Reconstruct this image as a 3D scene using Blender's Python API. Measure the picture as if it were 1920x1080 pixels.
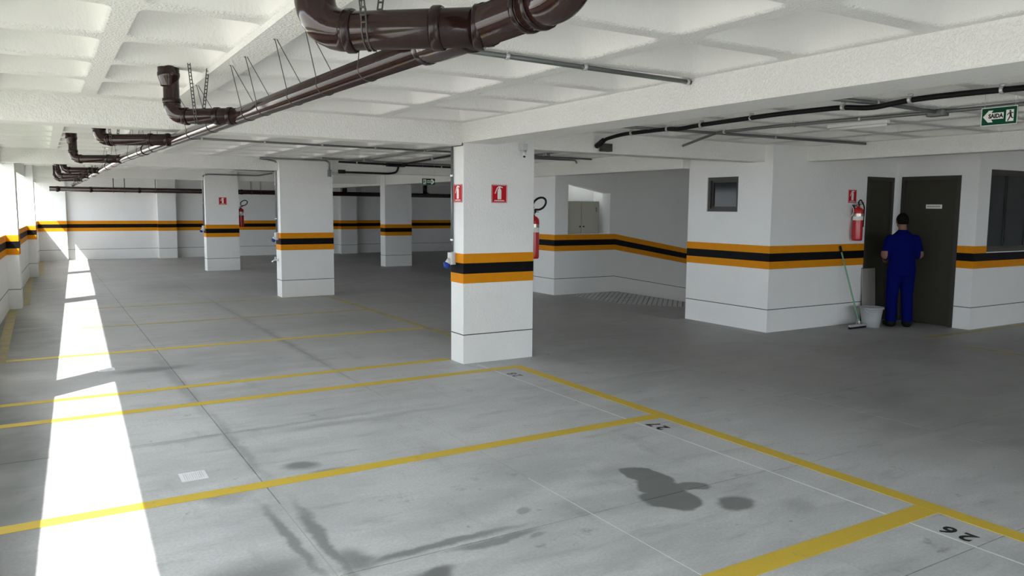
import bpy, bmesh, math, random
from mathutils import Vector, Matrix
random.seed(7)
for o in list(bpy.data.objects):
    bpy.data.objects.remove(o, do_unlink=True)
scene = bpy.context.scene
COL = scene.collection

# ---------------------------------------------------------------- camera
CAM_H = 1.68
cam_data = bpy.data.cameras.new('camera')
cam_data.sensor_width = 36.0
cam_data.lens = 36.0 * 1450.0 / 1920.0
cam_data.clip_start = 0.05
cam_data.clip_end = 400
cam = bpy.data.objects.new('camera', cam_data)
COL.objects.link(cam)
cam.matrix_world = Matrix(((0.85488046, 0.04714459, -0.5166786, 0),
                           (-0.51877159, 0.09196355, -0.8499522, 0),
                           (0.00744495, 0.99464571, 0.10307512, CAM_H),
                           (0, 0, 0, 1)))
scene.camera = cam

# ---------------------------------------------------------------- light
world = bpy.data.worlds.new('sky')
scene.world = world
world.use_nodes = True
bg = world.node_tree.nodes['Background']
bg.inputs[0].default_value = (0.86, 0.93, 1.0, 1)
bg.inputs[1].default_value = 5.6
SUN_DIR = Vector((1.0, 0.80, -1.53)).normalized()
sd = bpy.data.lights.new('sun', 'SUN')
sd.energy = 12.0
sd.angle = math.radians(0.53)
sd.color = (1.0, 0.96, 0.90)
sun = bpy.data.objects.new('sun', sd)
COL.objects.link(sun)
sun.rotation_euler = SUN_DIR.to_track_quat('-Z', 'Y').to_euler()
sun.location = (-20, -15, 30)

vs = scene.view_settings
vs.view_transform = 'Standard'
vs.look = 'None'
vs.gamma = 1.0
vs.use_curve_mapping = False
vs.exposure = 0.30
try:
    scene.cycles.max_bounces = 8
    scene.cycles.diffuse_bounces = 6
    scene.cycles.glossy_bounces = 4
    scene.cycles.sample_clamp_indirect = 8.0
    scene.cycles.caustics_reflective = False
    scene.cycles.caustics_refractive = False
except Exception:
    pass

# ---------------------------------------------------------------- materials
class NT:
    def __init__(self, mat):
        mat.use_nodes = True
        self.t = mat.node_tree
        self.b = self.t.nodes['Principled BSDF']
    def n(self, typ, **kw):
        nd = self.t.nodes.new(typ)
        for k, v in kw.items():
            setattr(nd, k, v)
        return nd
    def link(self, a, b):
        self.t.links.new(a, b)
    def noise(self, vec, scale, detail=4, rough=0.55):
        nd = self.n('ShaderNodeTexNoise')
        nd.inputs['Scale'].default_value = scale
        nd.inputs['Detail'].default_value = detail
        nd.inputs['Roughness'].default_value = rough
        if vec is not None:
            self.link(vec, nd.inputs['Vector'])
        return nd.outputs['Fac']
    def maprange(self, val, a, b, c, d, smooth=True):
        nd = self.n('ShaderNodeMapRange')
        if smooth:
            nd.interpolation_type = 'SMOOTHSTEP'
        self.link(val, nd.inputs['Value'])
        for i, v in zip(('From Min', 'From Max', 'To Min', 'To Max'), (a, b, c, d)):
            nd.inputs[i].default_value = v
        return nd.outputs['Result']
    def math(self, op, a, b=None):
        nd = self.n('ShaderNodeMath', operation=op)
        for i, v in enumerate((a, b)):
            if v is None:
                continue
            if isinstance(v, (int, float)):
                nd.inputs[i].default_value = v
            else:
                self.link(v, nd.inputs[i])
        return nd.outputs[0]
    def mix(self, fac, a, b, blend='MIX'):
        nd = self.n('ShaderNodeMix', data_type='RGBA', blend_type=blend)
        for s, v in ((nd.inputs[0], fac), (nd.inputs[6], a), (nd.inputs[7], b)):
            if isinstance(v, (int, float)):
                s.default_value = v
            elif isinstance(v, tuple):
                s.default_value = (*v, 1) if len(v) == 3 else v
            else:
                self.link(v, s)
        return nd.outputs[2]
    def pos(self):
        return self.n('ShaderNodeNewGeometry').outputs['Position']
    def mapping(self, vec, loc=(0, 0, 0), rot=(0, 0, 0), sc=(1, 1, 1), typ='POINT'):
        nd = self.n('ShaderNodeMapping', vector_type=typ)
        self.link(vec, nd.inputs['Vector'])
        nd.inputs['Location'].default_value = loc
        nd.inputs['Rotation'].default_value = rot
        nd.inputs['Scale'].default_value = sc
        return nd.outputs[0]
    def bump(self, h, strength, dist=0.01):
        nd = self.n('ShaderNodeBump')
        nd.inputs['Strength'].default_value = strength
        nd.inputs['Distance'].default_value = dist
        self.link(h, nd.inputs['Height'])
        self.link(nd.outputs[0], self.b.inputs['Normal'])

MATS = {}
def simple(name, col, rough=0.5, metal=0.0, spec=0.3, var=0.08, scale=20, coat=0.0, bump=0.0, bscale=80):
    m = bpy.data.materials.new(name)
    t = NT(m)
    p = t.pos()
    f = t.noise(p, scale)
    lo = tuple(c * (1 - var) for c in col)
    hi = tuple(min(1, c * (1 + var)) for c in col)
    t.link(t.mix(f, lo, hi), t.b.inputs['Base Color'])
    t.b.inputs['Roughness'].default_value = rough
    t.b.inputs['Metallic'].default_value = metal
    t.b.inputs['Specular IOR Level'].default_value = spec
    if coat:
        t.b.inputs['Coat Weight'].default_value = coat
        t.b.inputs['Coat Roughness'].default_value = 0.1
    if bump:
        t.bump(t.noise(p, bscale, 3), bump, 0.004)
    MATS[name] = m
    return m

def stucco(name, col, strength, scale=60.0, stretch=0.45, dist=0.012, rough=0.75):
    m = bpy.data.materials.new(name)
    t = NT(m)
    p = t.pos()
    pm = t.mapping(p, sc=(1, 1, stretch))
    h = t.noise(pm, scale, 3, 0.5)
    h2 = t.noise(pm, scale * 0.35, 2, 0.5)
    hh = t.math('ADD', t.maprange(h, 0.4, 0.68, 0, 1), t.math('MULTIPLY', h2, 0.8))
    t.bump(hh, strength, dist)
    big = t.noise(p, 1.2, 3)
    c = t.mix(t.maprange(big, 0.3, 0.7, 0, 1), tuple(x * 0.965 for x in col), col)
    t.link(c, t.b.inputs['Base Color'])
    t.b.inputs['Roughness'].default_value = rough
    t.b.inputs['Specular IOR Level'].default_value = 0.25
    MATS[name] = m
    return m

stucco('white_stucco', (0.83, 0.83, 0.82), 0.35, 85.0, 0.4, 0.006)
stucco('rough_stucco', (0.84, 0.835, 0.81), 0.5, 75.0, 0.7, 0.009)
stucco('pan_paint', (0.84, 0.835, 0.81), 0.18, 60.0, 0.5, 0.006)
simple('orange_paint', (0.68, 0.255, 0.008), 0.6, var=0.1, scale=9, spec=0.08)
simple('black_paint', (0.007, 0.007, 0.009), 0.6, var=0.3, scale=9, spec=0.08)
simple('groove_dark', (0.06, 0.065, 0.07), 0.8)
simple('brown_pvc', (0.022, 0.009, 0.008), 0.13, var=0.12, scale=6, spec=0.45)
simple('brown_pvc_dark', (0.014, 0.006, 0.006), 0.25, var=0.12)
simple('galvanized', (0.20, 0.21, 0.21), 0.42, metal=0.6, var=0.15, scale=30)
simple('steel_clamp', (0.62, 0.63, 0.63), 0.35, metal=0.6, var=0.12, scale=40)
simple('black_rubber', (0.007, 0.007, 0.008), 0.45, spec=0.2, var=0.2)
simple('dark_metal', (0.05, 0.048, 0.042), 0.45, var=0.1)
simple('wire_dark', (0.09, 0.085, 0.08), 0.5, metal=0.6)
simple('red_paint', (0.50, 0.012, 0.02), 0.25, var=0.08, spec=0.6)
simple('sign_red', (0.50, 0.008, 0.020), 0.5, spec=0.1, var=0.06)
simple('sign_white', (0.82, 0.82, 0.78), 0.5, var=0.04)
simple('sign_green', (0.002, 0.060, 0.030), 0.5, spec=0.1, var=0.06)
simple('door_brown', (0.050, 0.047, 0.036), 0.5, spec=0.15, var=0.1, scale=5)
simple('door_frame', (0.045, 0.042, 0.036), 0.4, var=0.08)
simple('cabinet_beige', (0.53, 0.52, 0.44), 0.5, var=0.05)
simple('blue_plastic', (0.015, 0.05, 0.32), 0.35, var=0.08)
simple('grey_plastic', (0.55, 0.56, 0.56), 0.45, var=0.06)
simple('white_plastic', (0.75, 0.76, 0.77), 0.4, var=0.04)
simple('bucket_grey', (0.36, 0.37, 0.38), 0.4, var=0.06)
simple('board_grey', (0.30, 0.29, 0.27), 0.6, var=0.06)
simple('blue_cloth', (0.003, 0.006, 0.090), 0.9, var=0.3, scale=14, spec=0.02, bump=0.4, bscale=35)
simple('skin', (0.22, 0.115, 0.075), 0.55, var=0.06)
simple('hair', (0.008, 0.007, 0.006), 0.7, spec=0.05, var=0.2, scale=150)
simple('shoe_black', (0.006, 0.006, 0.007), 0.6, spec=0.1, var=0.1)
simple('green_handle', (0.22, 0.42, 0.27), 0.4, var=0.1)
simple('chrome', (0.75, 0.76, 0.77), 0.18, metal=1.0, var=0.05)
simple('brass_grey', (0.45, 0.42, 0.36), 0.3, metal=0.9, var=0.1)
simple('drain_metal', (0.82, 0.83, 0.86), 0.45, metal=0.15, var=0.08)
simple('filler_grey', (0.45, 0.45, 0.44), 0.8)
simple('filler_white', (0.74, 0.74, 0.72), 0.7, var=0.15, scale=3)
simple('stencil_black', (0.02, 0.02, 0.02), 0.7, var=0.3, scale=60)
simple('number_worn', (0.16, 0.165, 0.17), 0.7, var=0.3, scale=60)
simple('roof_slab', (0.6, 0.6, 0.58), 0.8)
simple('outside_ground', (0.42, 0.40, 0.37), 0.85, var=0.12, scale=0.8)
simple('bounce_absorber', (0.035, 0.06, 0.02), 0.9, var=0.4, scale=3)
simple('bark', (0.12, 0.09, 0.06), 0.9, var=0.3)
simple('leaf_green', (0.06, 0.13, 0.02), 0.6, var=0.4, scale=6)
simple('lamp_white', (0.8, 0.8, 0.79), 0.4, var=0.03)

def glass_mat():
    m = bpy.data.materials.new('dark_glass')
    t = NT(m)
    t.link(t.mix(t.noise(t.pos(), 2.0), (0.012, 0.016, 0.018), (0.025, 0.03, 0.032)), t.b.inputs['Base Color'])
    t.b.inputs['Roughness'].default_value = 0.08
    t.b.inputs['Specular IOR Level'].default_value = 0.12
    MATS['dark_glass'] = m
glass_mat()

def concrete():
    m = bpy.data.materials.new('concrete')
    t = NT(m)
    p = t.pos()
    big = t.noise(p, 0.45, 5, 0.6)
    mid = t.noise(t.mapping(p, sc=(0.6, 1.6, 1)), 2.2, 6, 0.62)
    streak = t.noise(t.mapping(p, rot=(0, 0, 0.5), sc=(1.0, 3.5, 1)), 1.7, 6, 0.65)
    streak2 = t.noise(t.mapping(p, rot=(0, 0, -0.25), sc=(3.0, 1.0, 1)), 1.1, 6, 0.68)
    fine = t.noise(p, 60, 4, 0.6)
    # near bays are paler than the aisle and far end, with a ragged edge
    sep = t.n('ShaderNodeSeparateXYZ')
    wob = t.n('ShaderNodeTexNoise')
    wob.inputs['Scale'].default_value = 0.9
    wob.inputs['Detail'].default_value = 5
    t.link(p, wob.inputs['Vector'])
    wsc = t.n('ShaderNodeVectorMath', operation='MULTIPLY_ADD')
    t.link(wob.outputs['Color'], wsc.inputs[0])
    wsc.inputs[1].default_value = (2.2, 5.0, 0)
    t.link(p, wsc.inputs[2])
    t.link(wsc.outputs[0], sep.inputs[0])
    palex = t.maprange(sep.outputs['X'], 5.0, 7.6, 1, 0)
    paley = t.maprange(sep.outputs['Y'], 7.5, 14.0, 1, 0)
    clean = t.math('MULTIPLY', palex, paley)
    dark_c = t.mix(t.maprange(big, 0.34, 0.66, 0, 1), (0.265, 0.265, 0.258), (0.365, 0.365, 0.355))
    pale_c = t.mix(t.maprange(big, 0.34, 0.66, 0, 1), (0.42, 0.435, 0.445), (0.56, 0.575, 0.585))
    c = t.mix(clean, dark_c, pale_c)
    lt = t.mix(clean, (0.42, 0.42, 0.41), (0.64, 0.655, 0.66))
    c = t.mix(t.maprange(mid, 0.35, 0.7, 0, 0.70), c, lt)
    c = t.mix(t.maprange(streak, 0.52, 0.74, 0, 0.42), c, (0.22, 0.225, 0.225))
    c = t.mix(t.maprange(streak2, 0.55, 0.78, 0, 0.42), c, (0.23, 0.235, 0.235))
    c = t.mix(t.maprange(fine, 0.35, 0.7, 0.0, 0.28), c, (0.26, 0.265, 0.27))
    # scattered small dirt marks
    spots = t.noise(p, 3.1, 5, 0.7)
    c = t.mix(t.maprange(spots, 0.62, 0.73, 0, 0.55), c, (0.15, 0.155, 0.155))
    dots = t.noise(p, 11.0, 3, 0.6)
    c = t.mix(t.maprange(dots, 0.69, 0.76, 0, 0.5), c, (0.15, 0.155, 0.155))
    # stains with the left wall strips deepened as painted shade: (x, y, rx, ry, rot, edge, strength)
    nd = t.n('ShaderNodeTexNoise')
    nd.inputs['Scale'].default_value = 4.0
    nd.inputs['Detail'].default_value = 4
    t.link(p, nd.inputs['Vector'])
    sub = t.n('ShaderNodeVectorMath', operation='SUBTRACT')
    t.link(nd.outputs['Color'], sub.inputs[0])
    sub.inputs[1].default_value = (0.5, 0.5, 0.5)
    scl = t.n('ShaderNodeVectorMath', operation='SCALE')
    t.link(sub.outputs[0], scl.inputs[0])
    scl.inputs['Scale'].default_value = 0.16
    add = t.n('ShaderNodeVectorMath', operation='ADD')
    t.link(p, add.inputs[0])
    t.link(scl.outputs[0], add.inputs[1])
    dp = add.outputs[0]
    stains_and_shade = [
        (3.19, 3.62, 0.12, 0.20, 0.25, 0.12, 0.85),
        (3.06, 3.22, 0.17, 0.18, 0.0, 0.12, 0.85),
        (3.13, 3.42, 0.13, 0.16, 0.2, 0.15, 0.85),
        (3.29, 3.33, 0.14, 0.06, -0.4, 0.2, 0.8),
        (3.05, 3.80, 0.16, 0.10, 0.0, 0.9, 0.25),
        (3.34, 2.99, 0.13, 0.10, 0.2, 0.35, 0.80),
        (3.62, 2.80, 0.12, 0.10, 0.0, 0.9, 0.30),
        (1.36, 4.90, 0.12, 0.10, 0.0, 0.5, 0.75),
        (1.52, 4.72, 0.12, 0.05, 0.1, 0.6, 0.42),
        (1.48, 3.10, 0.13, 0.06, 0.2, 0.5, 0.8),
        (2.22, 3.52, 0.05, 0.04, 0.0, 0.4, 0.45),
        (2.12, 3.20, 0.05, 0.03, 0.3, 0.4, 0.45),
        (1.15, 3.70, 0.040, 0.62, -0.02, 0.6, 0.68),
        (1.01, 3.80, 0.038, 0.58, 0.03, 0.6, 0.62),
        (1.20, 3.42, 0.09, 0.15, 0.0, 0.7, 0.65),
        (1.62, 3.35, 0.55, 0.042, 0.02, 0.6, 0.68),
        (1.9, 3.26, 0.28, 0.042, 0.02, 0.5, 0.62),
        (0.75, 3.45, 0.30, 0.20, 0.3, 0.9, 0.6),
        (1.11, 5.6, 0.05, 1.0, 0.0, 0.9, 0.42),
        (1.05, 8.0, 0.07, 1.8, 0.02, 0.9, 0.40),
        (2.53, 9.6, 0.07, 2.2, 0.0, 0.9, 0.40),
        (2.53, 12.5, 0.10, 2.0, 0.0, 0.9, 0.30),
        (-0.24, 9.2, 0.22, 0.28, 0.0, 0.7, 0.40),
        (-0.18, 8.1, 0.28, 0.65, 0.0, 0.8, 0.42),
        (-0.45, 6.0, 0.52, 2.5, 0.0, 0.5, 0.92),  # long strips along the left wall: dirt deepened to paint shade below the sill
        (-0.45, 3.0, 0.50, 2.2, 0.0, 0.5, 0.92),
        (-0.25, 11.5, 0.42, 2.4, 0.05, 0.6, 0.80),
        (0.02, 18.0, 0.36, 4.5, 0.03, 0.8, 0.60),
        (0.90, 8.60, 0.40, 0.15, 0.1, 0.7, 0.7),
        (0.85, 4.55, 0.14, 0.10, 0.0, 0.8, 0.35),
        (2.35, 5.75, 0.9, 0.06, 0.05, 0.9, 0.25),
        (1.3, 5.88, 1.4, 0.05, 0.04, 0.9, 0.30),
        (0.4, 15.6, 0.35, 0.9, 0.3, 0.9, 0.30),
        (2.2, 17.5, 0.8, 1.5, 0.3, 0.9, 0.25),
        (5.9, 3.55, 0.7, 0.12, 0.2, 0.9, 0.22),
        (6.2, 2.7, 0.8, 0.12, -0.4, 0.9, 0.22),
        (4.2, 1.55, 0.35, 0.30, 0.0, 0.9, 0.35),
    ]
    acc = None
    for (x, y, rx, ry, rot, e, s) in stains_and_shade:
        v = t.mapping(dp, loc=(x, y, 0), rot=(0, 0, rot), sc=(rx, ry, 1e3), typ='TEXTURE')
        ln = t.n('ShaderNodeVectorMath', operation='LENGTH')
        t.link(v, ln.inputs[0])
        w = t.maprange(ln.outputs['Value'], 1 - e, 1 + e * 0.5, s, 0.0)
        acc = w if acc is None else t.math('MAXIMUM', acc, w)
    c = t.mix(acc, c, (0.12, 0.126, 0.126))
    t.link(c, t.b.inputs['Base Color'])
    r = t.maprange(mid, 0.3, 0.7, 0.42, 0.62)
    t.link(r, t.b.inputs['Roughness'])
    t.b.inputs['Specular IOR Level'].default_value = 0.35
    t.bump(t.math('ADD', fine, t.math('MULTIPLY', mid, 2.0)), 0.08, 0.004)
    MATS['concrete'] = m
concrete()
simple('joint_dark', (0.10, 0.10, 0.10), 0.9)

def yellow():
    m = bpy.data.materials.new('yellow_paint')
    t = NT(m)
    p = t.pos()
    w = t.noise(p, 7.0, 6, 0.7)
    f = t.noise(p, 90.0, 3, 0.6)
    c = t.mix(t.noise(p, 1.5), (0.60, 0.42, 0.045), (0.68, 0.50, 0.06))
    c = t.mix(t.maprange(w, 0.60, 0.75, 0, 0.75), c, (0.27, 0.25, 0.18))
    c = t.mix(t.maprange(f, 0.5, 0.8, 0, 0.35), c, (0.35, 0.28, 0.10))
    t.link(c, t.b.inputs['Base Color'])
    t.b.inputs['Roughness'].default_value = 0.55
    t.b.inputs['Specular IOR Level'].default_value = 0.3
    MATS['yellow_paint'] = m
    m2 = bpy.data.materials.new('yellow_worn')
    t = NT(m2)
    p = t.pos()
    w = t.noise(p, 5.0, 6, 0.7)
    c = t.mix(t.maprange(w, 0.35, 0.65, 0.25, 0.9), (0.50, 0.38, 0.07), (0.26, 0.255, 0.21))
    t.link(c, t.b.inputs['Base Color'])
    t.b.inputs['Roughness'].default_value = 0.6
    MATS['yellow_worn'] = m2
yellow()

# ---------------------------------------------------------------- mesh helpers
class MB:
    def __init__(self):
        self.v = []
        self.f = []
        self.s = []
    def _add(self, vs, fs, smooth=False):
        b = len(self.v)
        self.v += [tuple(v) for v in vs]
        self.f += [tuple(i + b for i in f) for f in fs]
        self.s += [smooth] * len(fs)
        return self
    def box(self, x0, x1, y0, y1, z0, z1):
        vs = [(x0, y0, z0), (x1, y0, z0), (x1, y1, z0), (x0, y1, z0),
              (x0, y0, z1), (x1, y0, z1), (x1, y1, z1), (x0, y1, z1)]
        return self._add(vs, [(0, 3, 2, 1), (4, 5, 6, 7), (0, 1, 5, 4), (1, 2, 6, 5), (2, 3, 7, 6), (3, 0, 4, 7)])
    def rbox(self, x0, x1, y0, y1, z0, z1, r, seg=3, axis='z'):
        # box whose four edges along z are rounded, with small chamfers on both ends
        pts = []
        for cx, cy, a0 in ((x1 - r, y1 - r, 0), (x0 + r, y1 - r, 90), (x0 + r, y0 + r, 180), (x1 - r, y0 + r, 270)):
            for k in range(seg + 1):
                a = math.radians(a0 + 90 * k / seg)
                pts.append((cx + r * math.cos(a), cy + r * math.sin(a)))
        return self.prism(pts, z0, z1)
    def prism(self, pts, z0, z1, smooth=False):
        n = len(pts)
        vs = [(x, y, z0) for x, y in pts] + [(x, y, z1) for x, y in pts]
        fs = [tuple(range(n - 1, -1, -1)), tuple(range(n, 2 * n))]
        fs += [(i, (i + 1) % n, n + (i + 1) % n, n + i) for i in range(n)]
        return self._add(vs, fs, smooth)
    def tube(self, pts, r, seg=12, caps=True, radii=None, smooth=True):
        P = [Vector(p) for p in pts]
        n = len(P)
        T = []
        for i in range(n):
            a = P[max(0, i - 1)]
            b = P[min(n - 1, i + 1)]
            d = (b - a)
            T.append(d.normalized() if d.length > 1e-9 else Vector((0, 0, 1)))
        up = Vector((0, 0, 1)) if abs(T[0].z) < 0.9 else Vector((1, 0, 0))
        N = (up - T[0] * up.dot(T[0])).normalized()
        vs = []
        for i in range(n):
            if i:
                N = (N - T[i] * N.dot(T[i]))
                N = N.normalized()
            B = T[i].cross(N)
            rr = radii[i] if radii else r
            for k in range(seg):
                a = 2 * math.pi * k / seg
                vs.append(P[i] + (N * math.cos(a) + B * math.sin(a)) * rr)
        fs = []
        for i in range(n - 1):
            for k in range(seg):
                k2 = (k + 1) % seg
                fs.append((i * seg + k, i * seg + k2, (i + 1) * seg + k2, (i + 1) * seg + k))
        self._add(vs, fs, smooth)
        if caps:
            b = len(self.v) - len(vs)
            self.f.append(tuple(b + k for k in range(seg - 1, -1, -1)))
            self.f.append(tuple(b + (n - 1) * seg + k for k in range(seg)))
            self.s += [False, False]
        return self
    def lathe(self, prof, seg=20, origin=(0, 0, 0), smooth=True):
        ox, oy, oz = origin
        vs = []
        for r, z in prof:
            for k in range(seg):
                a = 2 * math.pi * k / seg
                vs.append((ox + r * math.cos(a), oy + r * math.sin(a), oz + z))
        fs = []
        for i in range(len(prof) - 1):
            for k in range(seg):
                k2 = (k + 1) % seg
                fs.append((i * seg + k, i * seg + k2, (i + 1) * seg + k2, (i + 1) * seg + k))
        return self._add(vs, fs, smooth)
    def ell(self, rings, seg=18, smooth=True):
        # rings: (cx, cy, cz, rx, ry)
        vs = []
        for cx, cy, cz, rx, ry in rings:
            for k in range(seg):
                a = 2 * math.pi * k / seg
                vs.append((cx + rx * math.cos(a), cy + ry * math.sin(a), cz))
        fs = []
        n = len(rings)
        for i in range(n - 1):
            for k in range(seg):
                k2 = (k + 1) % seg
                fs.append((i * seg + k, i * seg + k2, (i + 1) * seg + k2, (i + 1) * seg + k))
        fs.append(tuple(range(seg - 1, -1, -1)))
        fs.append(tuple((n - 1) * seg + k for k in range(seg)))
        return self._add(vs, fs, smooth)
    def sphere(self, c, rx, ry=None, rz=None, seg=16, rings=10):
        ry = ry or rx
        rz = rz or rx
        rg = []
        for i in range(rings + 1):
            t = math.pi * i / rings
            s = max(0.02, math.sin(t))
            rg.append((c[0], c[1], c[2] - rz * math.cos(t), rx * s, ry * s))
        return self.ell(rg, seg)
    def xf(self, M):
        self.v = [tuple(M @ Vector(v)) for v in self.v]
        return self
    def mesh(self, name, mat):
        me = bpy.data.meshes.new(name)
        me.from_pydata(self.v, [], self.f)
        me.polygons.foreach_set('use_smooth', self.s)
        me.materials.append(MATS[mat])
        me.update()
        return me

def put(name, mb, mat, parent=None, world_coords=False, label=None, kind=None):
    if parent is not None and world_coords:
        mm = parent.matrix_basis.copy()
        q = parent.parent
        while q is not None:
            mm = q.matrix_basis @ mm
            q = q.parent
        mb.xf(mm.inverted())
    me = mb if isinstance(mb, bpy.types.Mesh) else mb.mesh(name, mat)
    o = bpy.data.objects.new(name, me)
    COL.objects.link(o)
    if parent is not None:
        o.parent = parent
    if label:
        o['label'] = label
    if kind:
        o['kind'] = kind
    return o

def tag(o, label=None, cat=None, group=None, kind=None):
    if label:
        o['label'] = label
    if cat:
        o['category'] = cat
    if group:
        o['group'] = group
    if kind:
        o['kind'] = kind
    return o

def thing(name, label, cat, loc=(0, 0, 0), rz=0.0, group=None, kind=None, M=None):
    o = bpy.data.objects.new(name, None)
    o.empty_display_size = 0.1
    COL.objects.link(o)
    if M is not None:
        o.matrix_basis = M
    else:
        o.location = loc
        o.rotation_euler = (0, 0, rz)
        o.matrix_basis = Matrix.Translation(loc) @ Matrix.Rotation(rz, 4, 'Z')
    return tag(o, label, cat, group, kind)

def frame(o, right, up):
    r = Vector(right).normalized()
    u = Vector(up).normalized()
    n = r.cross(u)
    return Matrix(((r.x, u.x, n.x, o[0]), (r.y, u.y, n.y, o[1]), (r.z, u.z, n.z, o[2]), (0, 0, 0, 1)))

def fillet(pts, rad, seg=6):
    P = [Vector(p) for p in pts]
    out = [P[0]]
    for i in range(1, len(P) - 1):
        a = (P[i - 1] - P[i])
        b = (P[i + 1] - P[i])
        d = min(rad, a.length * 0.49, b.length * 0.49)
        p0 = P[i] + a.normalized() * d
        p1 = P[i] + b.normalized() * d
        for k in range(seg + 1):
            t = k / seg
            out.append(p0 * (1 - t) ** 2 + P[i] * 2 * t * (1 - t) + p1 * t * t)
    out.append(P[-1])
    return out

def text_mesh(name, body, size, mat, depth=0.001, bold=0.0, M=None, sx=1.0, spacing=1.0):
    cu = bpy.data.curves.new(name, 'FONT')
    cu.body = body
    cu.size = size
    cu.extrude = depth
    cu.space_character = spacing
    cu.offset = bold
    cu.align_x = 'CENTER'
    cu.align_y = 'CENTER'
    cu.resolution_u = 3
    o = bpy.data.objects.new(name, cu)
    COL.objects.link(o)
    dg = bpy.context.evaluated_depsgraph_get()
    me = bpy.data.meshes.new_from_object(o.evaluated_get(dg))
    bpy.data.objects.remove(o, do_unlink=True)
    bpy.data.curves.remove(cu)
    me.name = name
    T = Matrix.Diagonal((sx, 1, 1, 1))
    me.transform((M @ T) if M is not None else T)
    me.materials.clear()
    me.materials.append(MATS[mat])
    return me

# band heights shared by every wall and column
B_TOP = (1.088, 1.190)
B_MID = (0.975, 1.088)
B_LOW = (0.872, 0.975)
GROOVE = (0.311, 0.321)

def bands_box(parent, x0, x1, y0, y1, e=0.003, groove=True, world=True, local=False):
    """three painted bands and the shadow groove around a rectangular footprint"""
    for z, m in ((B_TOP, 'orange_paint'), (B_MID, 'black_paint'), (B_LOW, 'orange_paint')):
        b = MB().box(x0 - e, x1 + e, y0 - e, y1 + e, *z)
        put('painted_band', b, m, parent, world_coords=world and not local,
            label=('black' if m[0] == 'b' else 'orange') + ' painted band')
    if groove:
        put('shadow_groove', MB().box(x0 - 0.0015, x1 + 0.0015, y0 - 0.0015, y1 + 0.0015, *GROOVE), 'groove_dark', parent,
            world_coords=world and not local)

# ---------------------------------------------------------------- floor
ceil_z = 2.555
floor = put('floor', MB().box(-1.05, 9.9, -7.0, 27.4, -0.30, -0.06).box(9.9, 14.2, -7.0, 8.72, -0.30, -0.06)
            .box(8.2, 14.2, 13.0, 27.4, -0.30, -0.06), 'joint_dark')
tag(floor, 'grey concrete garage floor cast in slabs with yellow bay lines', 'floor', kind='structure')
GAP = 0.003
def slabs(xs, ys):
    for i in range(len(xs) - 1):
        for j in range(len(ys) - 1):
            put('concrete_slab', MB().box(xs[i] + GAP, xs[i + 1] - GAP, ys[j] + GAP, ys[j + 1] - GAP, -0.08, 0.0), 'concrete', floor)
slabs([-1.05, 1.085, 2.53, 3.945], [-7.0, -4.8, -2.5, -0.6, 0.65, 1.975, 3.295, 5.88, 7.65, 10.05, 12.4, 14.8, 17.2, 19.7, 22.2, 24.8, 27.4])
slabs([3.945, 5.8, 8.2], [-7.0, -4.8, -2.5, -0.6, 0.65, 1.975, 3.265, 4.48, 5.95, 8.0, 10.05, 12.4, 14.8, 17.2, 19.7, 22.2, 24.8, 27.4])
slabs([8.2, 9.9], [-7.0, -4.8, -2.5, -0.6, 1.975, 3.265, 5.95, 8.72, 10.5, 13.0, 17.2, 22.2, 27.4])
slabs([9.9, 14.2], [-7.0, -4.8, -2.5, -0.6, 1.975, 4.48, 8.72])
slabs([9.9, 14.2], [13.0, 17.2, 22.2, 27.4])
put('joint_filler', MB().box(3.9395, 3.9505, -2, 7.2, -0.02, 0.0006), 'filler_white', floor, label='pale thin joint line')
put('joint_filler', MB().box(2.528, 2.532, -2, 3.95, -0.02, 0.0006), 'filler_white', floor, label='pale thin joint line')
put('joint_filler', MB().box(1.083, 1.087, 2.6, 4.3, -0.02, 0.0004), 'filler_grey', floor, label='thin grey joint line')

def line(x0, x1, y0, y1, mat='yellow_paint', z=0.002, label='yellow bay line painted on the floor'):
    n = max(1, int(max(x1 - x0, y1 - y0) / 0.5))
    mb = MB()
    mb.box(x0, x1, y0, y1, 0.0002, z)
    put('painted_line', mb, mat, floor, label=label)
line(-0.84, 4.215, 4.595, 4.705)
line(-0.78, 4.215, 6.835, 6.945, z=0.0021)
line(-0.76, 3.815, 7.56, 7.66)
line(-0.90, 4.215, 2.325, 2.455)
line(-0.95, 4.215, 0.10, 0.23)
line(4.215, 4.325, -3.0, 6.945, z=0.0024)
line(-0.45, 4.50, 9.745, 9.845)
line(4.50, 4.61, 7.75, 14.2, 'yellow_worn', z=0.0024)
line(0.4, 4.50, 11.95, 12.05, 'yellow_worn')
line(0.4, 4.50, 14.15, 14.25, 'yellow_worn')
line(-0.50, -0.39, 9.75, 14.60, 'yellow_worn', z=0.0024)
line(-0.33, -0.22, 15.2, 20.9, 'yellow_worn', z=0.0024)
line(-0.10, 0.02, 21.6, 26.8, 'yellow_worn', z=0.0024)
line(10.0, 13.0, 5.78, 5.88, 'yellow_worn')
line(9.74, 9.84, 4.2, 5.2, 'yellow_worn')

for body, y, wear in (('26', 2.112, 'stencil_black'), ('27', 4.42, 'stencil_black'), ('28', 6.56, 'number_worn')):
    M = frame((4.03, y, 0.0018), (0, 1, 0), (-1, 0, 0))
    put('bay_number', text_mesh('bay_number', body, 0.15, wear, 0.0006, 0.003, M, 1.0, 1.35), wear, floor, label='black stencilled bay number ' + body)

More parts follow.
